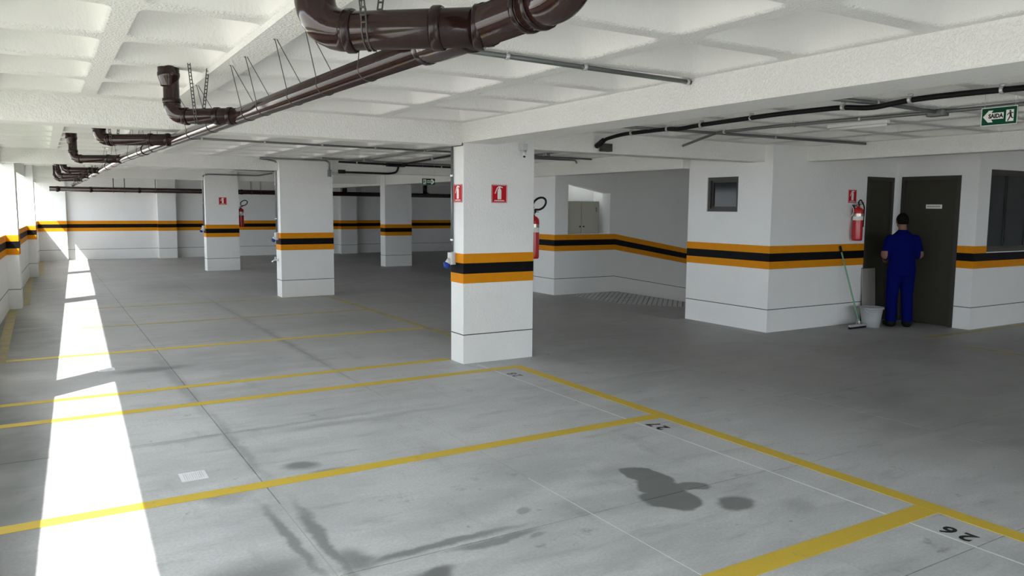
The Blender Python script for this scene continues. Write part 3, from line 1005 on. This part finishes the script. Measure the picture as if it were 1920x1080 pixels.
# ---------------------------------------------------------------- conduits
def conduit(pts, label, r=0.012, mat='galvanized', clamps=(), boxes=(), rad=0.09, group='metal conduits under the ceiling', seg=10, name='conduit', clampmat='steel_clamp'):
    t = thing(name, label, 'conduit' if name == 'conduit' else 'cable', tuple(pts[0]), 0, group)
    put('tube', MB().tube(fillet(pts, rad, 5), r, seg), mat, t, True)
    for p, d in clamps:
        mb = MB()
        ring(mb, p, d, r, 0.022, 1.45)
        dd = Vector(d).normalized()
        s = Vector((-dd.y, dd.x, 0)) if abs(dd.z) < 0.9 else Vector((0, 1, 0))
        pv = Vector(p)
        if abs(dd.z) < 0.9:
            mb.tube([pv + Vector((0, 0, r)), pv + Vector((0, 0, r + 0.02))], r * 0.9, 8)
        put('clamp', mb, clampmat, t, True)
    for p, sz, ax in boxes:
        x, y, z = p
        a, b, c = sz
        bx = put('junction_box', MB().rbox(x - a / 2, x + a / 2, y - b / 2, y + b / 2, z - c / 2, z + c / 2, min(a, b) * 0.2), mat, t, True)
    return t
ZC = 2.534
X_, Y_, Z_ = (1, 0, 0), (0, 1, 0), (0, 0, 1)
conduit([(1.3, 3.80, ZC), (3.80, 3.95, ZC)], 'grey conduit crossing the near coffers to the wide beam', 0.015,
        clamps=[((2.87, 3.89, ZC), X_), ((3.77, 3.948, ZC), X_), ((2.3, 3.86, ZC), X_)])
conduit([(1.3, 10.68, ZC), (3.3, 10.78, ZC), (8.28, 10.98, ZC)], 'thin dark conduit crossing the ceiling behind the first cross beam', 0.014,
        clamps=[((x, 10.68 + (x - 1.3) * 0.045, ZC), X_) for x in (1.82, 2.62, 3.42, 4.22, 5.02, 5.82)])
conduit([(1.6, 18.2, ZC), (3.6, 19.0, ZC), (5.2, 19.6, ZC)], 'thin conduit crossing the ceiling behind the second cross beam', 0.016)
# runs around the second column
conduit([(3.40, 14.31, 2.525), (3.55, 14.36, 2.515), (3.725, 14.42, 2.49), (3.722, 14.50, 2.40), (3.722, 14.52, 1.2)],
        'conduit bending down the left side of the tap column', 0.016, clamps=[((3.722, 14.52, 2.08), Z_), ((3.722, 14.52, 1.45), Z_)], rad=0.06)
conduit([(3.40, 14.30, 2.535), (4.60, 14.30, 2.535), (4.67, 14.30, 2.50), (4.67, 14.31, 2.34)], 'conduit running across the top of the tap column', 0.016, rad=0.05,
        boxes=[((4.67, 14.305, 2.30), (0.06, 0.05, 0.13), 0)])
conduit([(4.30, 13.6, ZC), (5.5, 14.10, ZC), (8.28, 14.36, ZC)], 'conduit angling from the tap column along the second cross beam', 0.016)
conduit([(4.4, 13.95, ZC), (5.16, 13.59, ZC), (5.02, 10.0, ZC)], 'conduit turning towards the nearest column over the middle bay', 0.014, boxes=[((5.16, 13.6, ZC - 0.01), (0.2, 0.12, 0.05), 0)])
conduit([(4.85, 14.30, 2.52), (6.0, 14.30, 2.50), (8.28, 14.35, 2.49)], 'black conduit along the face of the second cross beam', 0.020, 'black_rubber', boxes=[((6.0, 14.30, 2.50), (0.38, 0.10, 0.07), 0)], clamps=[((5.2, 14.30, 2.52), X_), ((7.0, 14.32, 2.495), X_)])
conduit([(6.1, 14.25, 2.51), (5.78, 11.5, 2.52), (5.6, 8.0, 2.52)], 'black conduit branching towards the nearest column', 0.018, 'black_rubber', clamps=[((5.85, 12.3, 2.515), Y_), ((5.75, 11.0, 2.52), Y_)])
conduit([(4.95, 14.36, 2.33), (5.9, 14.36, 2.33), (6.05, 14.36, 2.36), (6.08, 14.34, 2.48)], 'short black conduit with an upturned end beside the tap column', 0.020, 'black_rubber', rad=0.08,
        boxes=[((4.93, 14.37, 2.34), (0.13, 0.07, 0.07), 0)])
# third column
conduit([(5.2, 20.6, 2.53), (4.95, 21.07, 2.475), (3.68, 21.07, 2.475), (3.60, 21.15, 2.44), (3.60, 21.28, 2.38), (3.60, 21.30, 1.16)], 'conduit bent over the third column and down its side', 0.018, rad=0.08,
        clamps=[((3.60, 21.30, 1.75), Z_)])
# nearest column
conduit([(3.802, 7.515, 2.335), (3.802, 7.515, 1.20)], 'grey conduit down the left side of the nearest column', 0.013,
        clamps=[((3.802, 7.515, 2.02), Z_), ((3.802, 7.515, 1.33), Z_)])
# right bay
gp = [(6.92, 7.28, 2.47), (6.80, 6.95, 2.50), (6.50, 6.3, ZC), (6.50, 5.5, ZC), (6.70, 3.95, ZC), (6.78, 2.2, ZC)]
conduit(gp, 'grey conduit running along the right bay past the exit sign', 0.016, rad=0.15, clamps=[((6.50, 6.2, ZC), Y_), ((6.62, 4.62, ZC), Y_), ((6.74, 3.1, ZC), Y_), ((6.54, 5.3, ZC), Y_)],
        boxes=[((6.70, 3.93, ZC - 0.01), (0.10, 0.16, 0.05), 0)])
conduit([(4.9, 6.45, ZC), (6.5, 6.37, ZC), (9.12, 6.27, ZC)], 'conduit crossing the right bay in front of the white block', 0.016, clamps=[((5.83, 6.41, ZC), X_), ((7.47, 6.33, ZC), X_)])
conduit([(5.2, 3.92, ZC), (5.8, 3.87, ZC), (6.70, 3.93, ZC)], 'short conduit linking the black cable to the box in the right bay', 0.016, clamps=[((5.75, 3.875, ZC), X_)])
conduit([(6.3, 11.28, ZC), (8.47 - 0.25, 11.37, ZC), (8.28, 11.42, 2.49)], 'conduit ending at the lintel of the ramp opening', 0.016)
conduit([(6.85, 11.4, ZC), (6.86, 9.6, ZC), (6.86, 7.7, ZC)], 'conduit running behind the nearest column towards the ramp', 0.014, boxes=[((6.88, 10.3, ZC - 0.01), (0.08, 0.12, 0.05), 0)])
ZB = 2.508
cb = [(5.56, 7.26, 2.40), (5.58, 7.15, 2.47), (5.60, 6.87, ZB), (5.62, 6.1, ZB), (5.60, 5.95, 2.49), (5.62, 5.72, ZB), (5.52, 4.66, ZB), (5.58, 4.05, ZB), (5.66, 3.86, 2.485), (5.60, 3.48, ZB), (5.62, 3.1, ZB), (5.72, 2.6, ZB), (5.8, 1.5, ZB)]
bc = conduit(cb, 'thick black cable sagging along the right bay ceiling', 0.021, 'black_rubber', rad=0.2, name='power_cable', group=None,
             clamps=[((5.60, 6.7, ZB), Y_), ((5.62, 6.15, ZB), Y_), ((5.61, 5.66, ZB), Y_), ((5.56, 4.98, ZB), Y_), ((5.575, 4.05, ZB), Y_), ((5.602, 3.50, ZB), Y_), ((5.665, 2.88, ZB), Y_)])
put('cable_gland', MB().tube([(5.56, 7.28, 2.40), (5.57, 7.16, 2.46)], 0.03, 12), 'black_rubber', bc, True)
put('cable_box', MB().rbox(5.60, 5.74, 7.20, 7.285, 2.34, 2.43, 0.012), 'dark_metal', bc, True)

# slim lamp batten on the right bay ceiling
t = thing('batten_lamp', 'slim white unlit lamp batten on the right bay ceiling', 'lamp', (6.98, 4.9, ZC - 0.005))
put('lamp_base', MB().rbox(-0.03, 0.03, -0.33, 0.33, -0.012, 0.02, 0.01), 'lamp_white', t)
put('lamp_tube', MB().tube([(0, -0.31, -0.026), (0, 0.31, -0.026)], 0.014, 12), 'lamp_white', t)

# ---------------------------------------------------------------- signs
def ext_sign(M, label, s=0.19):
    t = thing('extinguisher_sign', label, 'sign', M=M, group='red fire extinguisher signs')
    h = s * 1.0
    put('sign_plate', MB().box(-s / 2, s / 2, -h / 2, h / 2, 0, 0.003), 'sign_red', t)
    bd = MB()
    i, w = 0.006, 0.0025
    for a, b, c, d in ((-s / 2 + i, s / 2 - i, h / 2 - i - w, h / 2 - i), (-s / 2 + i, s / 2 - i, -h / 2 + i, -h / 2 + i + w),
                       (-s / 2 + i, -s / 2 + i + w, -h / 2 + i + w, h / 2 - i - w), (s / 2 - i - w, s / 2 - i, -h / 2 + i + w, h / 2 - i - w)):
        bd.box(a, b, c, d, 0.003, 0.0036)
    put('sign_border', bd, 'sign_white', t)
    pic = MB()
    body = [(-0.022, -0.058), (0.024, -0.058), (0.024, 0.038), (0.018, 0.050), (0.008, 0.056), (-0.006, 0.056), (-0.016, 0.050), (-0.022, 0.038)]
    pic.prism(body, 0.003, 0.0042)
    pic.prism([(-0.008, 0.056), (0.010, 0.056), (0.010, 0.068), (-0.008, 0.068)], 0.003, 0.0042)
    pic.prism([(-0.012, 0.068), (0.040, 0.062), (0.042, 0.070), (0.010, 0.080), (-0.010, 0.080), (-0.030, 0.066), (-0.058, 0.004), (-0.048, 0.000), (-0.026, 0.052)], 0.003, 0.0042)
    pic.xf(Matrix.Diagonal((s / 0.19, s / 0.19, 1, 1)))
    put('pictogram', pic, 'sign_white', t)
    tx = MB()
    for k in range(10):
        tx.box(-0.062 + k * 0.0125, -0.053 + k * 0.0125, -0.078, -0.067, 0.003, 0.0036)
    tx.xf(Matrix.Diagonal((s / 0.19, s / 0.19, 1, 1)))
    put('sign_lettering', tx, 'sign_white', t)
ext_sign(frame((4.253, 7.277, 1.83), (1, 0, 0), (0, 0, 1)), 'red extinguisher sign on the broad front of the nearest column', 0.192)
ext_sign(frame((3.817, 7.402, 1.83), (0, -1, 0), (0, 0, 1)), 'red extinguisher sign on the sunlit narrow side of the nearest column', 0.19)
ext_sign(frame((4.045, 21.097, 1.80), (1, 0, 0), (0, 0, 1)), 'small red extinguisher sign on the third column', 0.19)
ext_sign(frame((10.16, 7.152, 1.885), (1, 0, 0), (0, 0, 1)), 'red extinguisher sign above the extinguisher by the brown doors', 0.19)

def exit_sign(M, w, h, label, flip=1, txt=True, drop=0.1):
    t = thing('exit_sign', label, 'sign', M=M, group='green hanging exit signs')
    put('sign_board', MB().box(-w / 2, w / 2, -h / 2, h / 2, -0.004, 0.0), 'sign_green', t)
    bd = MB()
    b = 0.004
    bd.box(-w / 2, w / 2, h / 2 - b, h / 2, 0, 0.001).box(-w / 2, w / 2, -h / 2, -h / 2 + b, 0, 0.001)
    bd.box(-w / 2, -w / 2 + b, -h / 2 + b, h / 2 - b, 0, 0.001).box(w / 2 - b, w / 2, -h / 2 + b, h / 2 - b, 0, 0.001)
    put('sign_border', bd, 'sign_white', t)
    k = w / 0.24
    f = flip
    arr = [(-0.108, 0.0), (-0.070, 0.042), (-0.040, 0.042), (-0.052, 0.024), (0.030, 0.024), (0.030, -0.020), (-0.052, -0.020), (-0.040, -0.040), (-0.072, -0.040)]
    pr = [(x * k * f, y * k) for x, y in arr]
    put('arrow', MB().prism(pr if f > 0 else pr[::-1], 0.0, 0.0012), 'sign_white', t)
    put('pictogram_field', MB().box(*sorted((0.046 * k * f, 0.096 * k * f)), -0.042 * k, 0.038 * k, 0.0, 0.0012), 'sign_white', t)
    man = MB()
    def limb(p, q, r):
        d = Vector((q[0] - p[0], q[1] - p[1], 0)).normalized()
        nrm = Vector((-d.y, d.x, 0)) * r
        pp = [(p[0] + nrm.x, p[1] + nrm.y), (p[0] - nrm.x, p[1] - nrm.y), (q[0] - nrm.x, q[1] - nrm.y), (q[0] + nrm.x, q[1] + nrm.y)]
        pp = [(x * k * f, y * k) for x, y in pp]
        man.prism(pp, 0.0012, 0.002)
    man.prism([((0.073 + 0.0065 * math.cos(a)) * k * f, (0.027 + 0.0065 * math.sin(a)) * k) for a in [i * math.pi / 5 for i in range(10)]], 0.0012, 0.002)
    limb((0.074, 0.020), (0.077, -0.006), 0.007)
    limb((0.073, 0.017), (0.062, 0.012), 0.0032)
    limb((0.062, 0.012), (0.054, 0.000), 0.003)
    limb((0.078, 0.017), (0.094, 0.014), 0.0032)
    limb((0.076, -0.004), (0.066, -0.024), 0.004)
    limb((0.066, -0.024), (0.058, -0.039), 0.0035)
    limb((0.079, -0.004), (0.086, -0.020), 0.004)
    limb((0.086, -0.020), (0.095, -0.019), 0.0032)
    put('running_figure', man, 'stencil_black', t)
    M2 = Matrix.Translation((-0.022 * k * f, 0.001, 0.0014))
    put('lettering', text_mesh('lettering', 'SAIDA', 0.040 * k, 'stencil_black', 0.0004, 0.0022, M2, 0.86), 'stencil_black', t)
    for x in (-w * 0.42, w * 0.42):
        put('hanging_wire', MB().tube([(x, h / 2 - 0.005, -0.002), (x, h / 2 + drop, -0.002)], 0.0015, 6), 'steel_clamp', t)
    return t
exit_sign(frame((5.87, 2.995, 2.357), (0, -1, 0), (0, 0, 1)), 0.245, 0.128, 'green hanging sign reading SAIDA at the upper right', drop=0.14)
exit_sign(frame((6.38, 13.6, 2.165), (1, -0.25, 0), (0, 0, 1)), 0.26, 0.13, 'small dark green exit sign hanging beyond the nearest column', flip=-1, drop=0.32)

# ---------------------------------------------------------------- fire extinguishers
def extinguisher(M, label, hose='loop', hcol='black_rubber'):
    # local: +y away from the wall is -y; wall plane at y=+0.09; z up, bottom of cylinder at 0
    t = thing('fire_extinguisher', label, 'extinguisher', M=M, group='red wall fire extinguishers')
    c = put('cylinder', MB().lathe([(0.0, 0.0), (0.062, 0.0), (0.070, 0.01), (0.072, 0.03), (0.072, 0.42), (0.067, 0.45), (0.045, 0.475), (0.022, 0.485), (0.022, 0.50), (0.0, 0.50)], 24), 'red_paint', t)
    put('paper_label', MB().lathe([(0.0728, 0.30), (0.0728, 0.355)], 24), 'sign_white', c, label='pale printed label')
    put('label_band', MB().lathe([(0.0729, 0.355), (0.0729, 0.395)], 24), 'brass_grey', c)
    v = put('valve', MB().lathe([(0.018, 0.50), (0.018, 0.53), (0.010, 0.535), (0.010, 0.55), (0.0, 0.55)], 14), 'brass_grey', t)
    put('lever', MB().box(-0.012, 0.012, -0.07, 0.02, 0.528, 0.536).box(-0.012, 0.012, -0.08, 0.02, 0.548, 0.556), 'black_rubber', v)
    put('gauge', MB().tube([(0.018, 0, 0.515), (0.034, 0, 0.515)], 0.014, 14), 'steel_clamp', v)
    put('wall_bracket', MB().box(-0.02, 0.02, 0.073, 0.09, 0.30, 0.52).box(-0.02, 0.02, 0.018, 0.09, 0.502, 0.515), 'dark_metal', t)
    h = MB()
    if hose == 'loop':
        pts = [(0.0, -0.015, 0.515), (0.0, -0.03, 0.53)]
        for i in range(23):
            a = math.radians(205 + 345 * i / 22)
            ca, sa = 0.092 * math.cos(a), 0.062 * math.sin(a)
            tl = math.radians(28)
            pts.append((-0.012 + 0.02 * i / 22, -(0.085 + ca * math.cos(tl) - sa * math.sin(tl)), 0.625 + ca * math.sin(tl) + sa * math.cos(tl)))
        h.tube(pts, 0.012, 10)
    else:
        pts = [(0.0, -0.01, 0.50), (-0.05, -0.03, 0.56), (-0.03, -0.05, 0.60), (0.05, -0.06, 0.50), (0.078, -0.04, 0.42), (0.084, -0.03, 0.20)]
        h.tube(fillet(pts, 0.04, 5), 0.0095, 10)
    put('hose', h, hcol, t)
    return t
# local -y must point away from the wall
extinguisher(Matrix.Translation((4.79, 7.43, 1.105)) @ Matrix.Rotation(math.radians(90), 4, 'Z'), 'red extinguisher with a black hose loop beside the nearest column')
extinguisher(Matrix.Translation((4.53, 21.28, 1.13)) @ Matrix.Rotation(math.radians(90), 4, 'Z'), 'small distant red extinguisher on the third column')
e3 = extinguisher(Matrix.Translation((10.19, 7.155 - 0.092, 1.24)), 'red extinguisher hung on the white wall by the brown doors', 'down')
put('hose_coil', MB().tube([(-0.17 + 0.085 * math.cos(a), 0.02, 0.43 + 0.085 * math.sin(a)) for a in [i * math.pi / 14 for i in range(29)]], 0.006, 8), 'white_plastic', e3)

# ---------------------------------------------------------------- sockets, tap, camera
def socket(x, y, z, label):
    t = thing('industrial_socket', label, 'socket', (x, y, z), 0, 'blue industrial sockets on the columns')
    put('socket_housing', MB().rbox(-0.06, 0.0, -0.05, 0.05, 0.0, 0.13, 0.015), 'grey_plastic', t)
    ax = Vector((-0.55, 0, -0.83)).normalized()
    p = Vector((-0.045, 0, 0.055))
    put('socket_collar', MB().tube([p, p + ax * 0.035, p + ax * 0.055], 0.04, 18, radii=[0.032, 0.036, 0.036]), 'grey_plastic', t)
    put('socket_cap', MB().tube([p + ax * 0.05, p + ax * 0.085, p + ax * 0.10, p + ax * 0.108], 0.04, 18, radii=[0.034, 0.036, 0.031, 0.022]), 'blue_plastic', t)
    put('cap_hinge', MB().box(-0.125, -0.095, -0.012, 0.012, 0.005, 0.022), 'blue_plastic', t)
socket(3.82, 7.50, 1.065, 'grey and blue socket on the nearest column')
socket(3.745, 14.52, 1.06, 'blue socket on the tap column')
socket(3.62, 21.30, 1.03, 'distant blue socket on the third column')
t = thing('wall_tap', 'small chrome tap low on the side of the second column', 'tap', (3.745, 14.54, 0.685))
put('tap_body', MB().tube(fillet([(0, 0, 0), (-0.10, 0, 0), (-0.115, 0, -0.055)], 0.03, 5), 0.013, 12).tube([(0.0, 0, 0), (-0.012, 0, 0)], 0.026, 14), 'chrome', t)
put('tap_handle', MB().tube([(-0.06, 0, 0), (-0.06, 0, 0.045)], 0.008, 10).tube([(-0.06, -0.035, 0.048), (-0.06, 0.035, 0.048)], 0.008, 10), 'chrome', t)

t = thing('security_camera', 'small white security camera near the top of the nearest column', 'camera', (4.535, 7.28, 2.33))
put('camera_base', MB().rbox(-0.04, 0.04, -0.07, 0.0, -0.025, 0.045, 0.012), 'grey_plastic', t)
put('camera_arm', MB().tube([(0.0, -0.035, -0.025), (0.0, -0.045, -0.05)], 0.010, 10), 'white_plastic', t)
bd = put('camera_body', MB().tube([(0.015, -0.045, -0.035), (-0.02, -0.09, -0.095)], 0.020, 16), 'white_plastic', t)
put('lens', MB().tube([(-0.02, -0.09, -0.095), (-0.022, -0.092, -0.098)], 0.013, 14), 'black_rubber', bd)

# ---------------------------------------------------------------- cleaning tools
t = thing('bucket', 'grey plastic bucket on the floor by the brown doors', 'bucket', (10.24, 6.80, 0))
put('bucket_body', MB().lathe([(0.0, 0.004), (0.115, 0.0), (0.118, 0.004), (0.155, 0.275), (0.150, 0.275), (0.112, 0.012), (0.0, 0.012)], 28), 'bucket_grey', t)
put('bucket_rim', MB().lathe([(0.152, 0.268), (0.168, 0.268), (0.170, 0.282), (0.166, 0.292), (0.150, 0.290), (0.150, 0.268)], 28), 'bucket_grey', t)
put('bail_handle', MB().tube([(0.168 * math.cos(a), -0.16 * math.sin(a) * 0.75, 0.27 - 0.11 * math.sin(a)) for a in [math.pi * i / 14 for i in range(15)]], 0.004, 8), 'steel_clamp', t)
t = thing('floor_squeegee', 'floor squeegee with a green pole leaning on the white wall', 'squeegee', (9.98, 6.80, 0))
put('blade_holder', MB().rbox(-0.24, 0.20, -0.016, 0.016, 0.028, 0.058, 0.008), 'steel_clamp', t)
put('rubber_blade', MB().box(-0.245, 0.205, -0.010, 0.010, 0.0, 0.032), 'black_rubber', t)
put('pole_socket', MB().tube([(0, 0, 0.05), (-0.004, 0.03, 0.13)], 0.016, 12), 'steel_clamp', t)
put('pole', MB().tube([(0, 0.005, 0.06), (-0.06, 0.328, 1.12)], 0.011, 12), 'green_handle', t)
put('pole_grip', MB().tube([(-0.058, 0.312, 1.075), (-0.062, 0.338, 1.165)], 0.017, 12), 'black_rubber', t)
put('brace', MB().tube([(-0.10, 0, 0.05), (-0.003, 0.02, 0.11)], 0.005, 8).tube([(0.10, 0, 0.05), (-0.003, 0.02, 0.11)], 0.005, 8), 'steel_clamp', t)
t = thing('leaning_board', 'plain grey board propped against the narrow brown door', 'board', (10.61, 7.075, 0))
put('board_panel', MB()._add([(-0.15, 0, 0), (0.15, 0, 0), (0.15, 0.05, 0.82), (-0.15, 0.05, 0.82), (-0.15, 0.02, 0), (0.15, 0.02, 0), (0.15, 0.07, 0.82), (-0.15, 0.07, 0.82)],
                             [(0, 1, 2, 3), (5, 4, 7, 6), (4, 0, 3, 7), (1, 5, 6, 2), (3, 2, 6, 7), (4, 5, 1, 0)]), 'board_grey', t)
put('board_edge', MB().box(-0.152, 0.152, 0.048, 0.072, 0.815, 0.824), 'dark_metal', t)

# ---------------------------------------------------------------- the worker
pr = thing('person', 'person in a blue work uniform standing with back turned at the brown doors', 'person', (10.64, 6.63, 0), math.radians(-36))
def chain(mb, pts, radii, seg=14):
    P = [Vector(p) for p in pts]
    # resample for smooth taper
    out, rr = [], []
    for i in range(len(P) - 1):
        for k in range(6):
            t = k / 6
            out.append(P[i].lerp(P[i + 1], t))
            rr.append(radii[i] + (radii[i + 1] - radii[i]) * t)
    out.append(P[-1]); rr.append(radii[-1])
    mb.tube(out, 0.1, seg, radii=rr)
    for p, r in zip(P, radii):
        mb.sphere(p, r * 0.99, seg=12, rings=8)
body = MB()
# trousers (legs slightly apart), jacket hem wider than hips
for s in (-1, 1):
    chain(body, [(s * 0.085, 0.0, 0.84), (s * 0.105, 0.025, 0.46), (s * 0.115, -0.01, 0.11)], [0.112, 0.082, 0.074])
    chain(body, [(s * 0.115, -0.01, 0.11), (s * 0.115, -0.01, 0.06)], [0.074, 0.075])
    # shoe
    chain(body, [(s * 0.117, -0.055, 0.045), (s * 0.122, 0.03, 0.045), (s * 0.135, 0.15, 0.036)], [0.043, 0.046, 0.034])
body.ell([(0, 0, 0.74, 0.185, 0.125), (0, 0, 0.80, 0.195, 0.135), (0, -0.005, 0.92, 0.185, 0.130), (0, 0, 1.02, 0.175, 0.120), (0, 0.01, 1.15, 0.195, 0.125),
          (0, 0.015, 1.25, 0.205, 0.118), (0, 0.02, 1.31, 0.175, 0.100), (0, 0.025, 1.355, 0.115, 0.082), (0, 0.03, 1.40, 0.065, 0.062)], 24)
chain(body, [(0, 0.025, 1.34), (0, 0.05, 1.45)], [0.058, 0.055])
# head, bent forward
body.sphere((0, 0.075, 1.535), 0.076, 0.092, 0.105)
body.sphere((0, 0.105, 1.485), 0.058, 0.068, 0.062)
body.sphere((0, 0.172, 1.52), 0.014, 0.020, 0.024, 10, 6)   # nose
for s in (-1, 1):
    body.sphere((s * 0.077, 0.065, 1.525), 0.013, 0.020, 0.030, 10, 6)   # ears
    # sleeves and arms
    sh = (s * 0.172, 0.015, 1.262)
    el_ = (s * 0.232, -0.005, 1.03) if s < 0 else (s * 0.235, 0.02, 1.04)
    wr_ = (s * 0.165, 0.19, 0.97) if s < 0 else (s * 0.14, 0.23, 1.02)
    chain(body, [sh, tuple(Vector(sh).lerp(Vector(el_), 0.92))], [0.078, 0.074])
    chain(body, [tuple(Vector(sh).lerp(Vector(el_), 0.8)), el_, wr_], [0.05, 0.046, 0.031])
    w = Vector(wr_)
    d = (w - Vector(el_)).normalized()
    side = Vector((-s, 0.15, 0)).normalized()
    palm = w + d * 0.055
    chain(body, [tuple(w), tuple(palm), tuple(w + d * 0.085)], [0.029, 0.036, 0.034], 12)
    for k, ln in enumerate((0.072, 0.082, 0.078, 0.062)):
        b0 = w + d * 0.085 + Vector((0, 0, 0.027 - 0.018 * k))
        b1 = b0 + d * ln * 0.5 + side * 0.012
        b2 = b1 + d * ln * 0.25 + side * ln * 0.42
        chain(body, [tuple(b0 - d * 0.02), tuple(b1), tuple(b2)], [0.0098, 0.0092, 0.0085], 8)
    t0 = w + d * 0.035 + Vector((0, 0, 0.026))
    chain(body, [tuple(t0), tuple(t0 + d * 0.035 + Vector((0, 0, 0.022)) + side * 0.01), tuple(t0 + d * 0.07 + side * 0.02 + Vector((0, 0, 0.026)))], [0.013, 0.0115, 0.0095], 8)
raw = put('raw_body', body, 'blue_cloth')
rm = raw.modifiers.new('remesh', 'REMESH')
rm.mode = 'VOXEL'
rm.voxel_size = 0.0085
sm = raw.modifiers.new('smooth', 'SMOOTH')
sm.factor = 0.5
sm.iterations = 3
dg = bpy.context.evaluated_depsgraph_get()
bm_ = bpy.data.meshes.new_from_object(raw.evaluated_get(dg))
bpy.data.objects.remove(raw, do_unlink=True)
bm_.name = 'body'
bm_.materials.clear()
for m in ('blue_cloth', 'skin', 'shoe_black'):
    bm_.materials.append(MATS[m])
for p in bm_.polygons:
    c = p.center
    p.use_smooth = True
    if c.z < 0.085:
        p.material_index = 2
    elif c.z > 1.405:
        p.material_index = 1
    elif abs(c.x) > 0.06 and c.z < 1.14 and c.z > 0.85 and (c.y > 0.135 or (abs(c.x) > 0.235 and c.z < 1.10)):
        p.material_index = 1
bo = put('body', bm_, None, pr)
hair = MB()
rg = []
for i in range(9):
    a = math.pi * (0.5 + 0.5 * i / 8) if False else math.pi * i / 16
    rg.append((0, 0.060, 1.545 + 0.106 * math.sin(a), 0.083 * max(0.05, math.cos(a)), 0.094 * max(0.05, math.cos(a))))
hair.ell([(0, 0.040, 1.485, 0.066, 0.070), (0, 0.050, 1.515, 0.078, 0.084)] + rg, 20)
put('hair', hair, 'hair', pr, label='short black hair')
put('shirt_seam', MB().tube([(0, -0.128, 0.84), (0, -0.132, 0.95), (0, -0.112, 1.05), (0, -0.108, 1.18), (0, -0.095, 1.28)], 0.003, 6), 'blue_cloth', pr)
for s in (-1, 1):
    put('eye', MB().sphere((s * 0.03, 0.155, 1.535), 0.011, seg=10, rings=6), 'sign_white', pr)

# ---------------------------------------------------------------- tree outside
t = thing('tree', 'leafy green tree outside seen past the left piers', 'tree', (-2.6, 44, -0.25))
put('trunk', MB().tube([(0, 0, 0), (0.1, 0.05, 1.2), (0.0, 0.1, 2.6)], 0.1, 10, radii=[0.13, 0.10, 0.06]), 'bark', t)
lv = MB()
for i in range(1500):
    u, v, w = random.gauss(0, 0.75), random.gauss(0, 0.75), random.gauss(0, 0.85)
    c = Vector((u, v, 2.6 + w))
    a = Vector((random.gauss(0, 1), random.gauss(0, 1), random.gauss(0, 1))).normalized()
    b = a.orthogonal().normalized()
    L = random.uniform(0.07, 0.13)
    lv._add([c - a * L, c + b * L * .45 + Vector((0, 0, .01)), c + a * L, c - b * L * .45], [(0, 1, 2), (0, 2, 3)])
put('foliage', lv, 'leaf_green', t, kind='stuff')
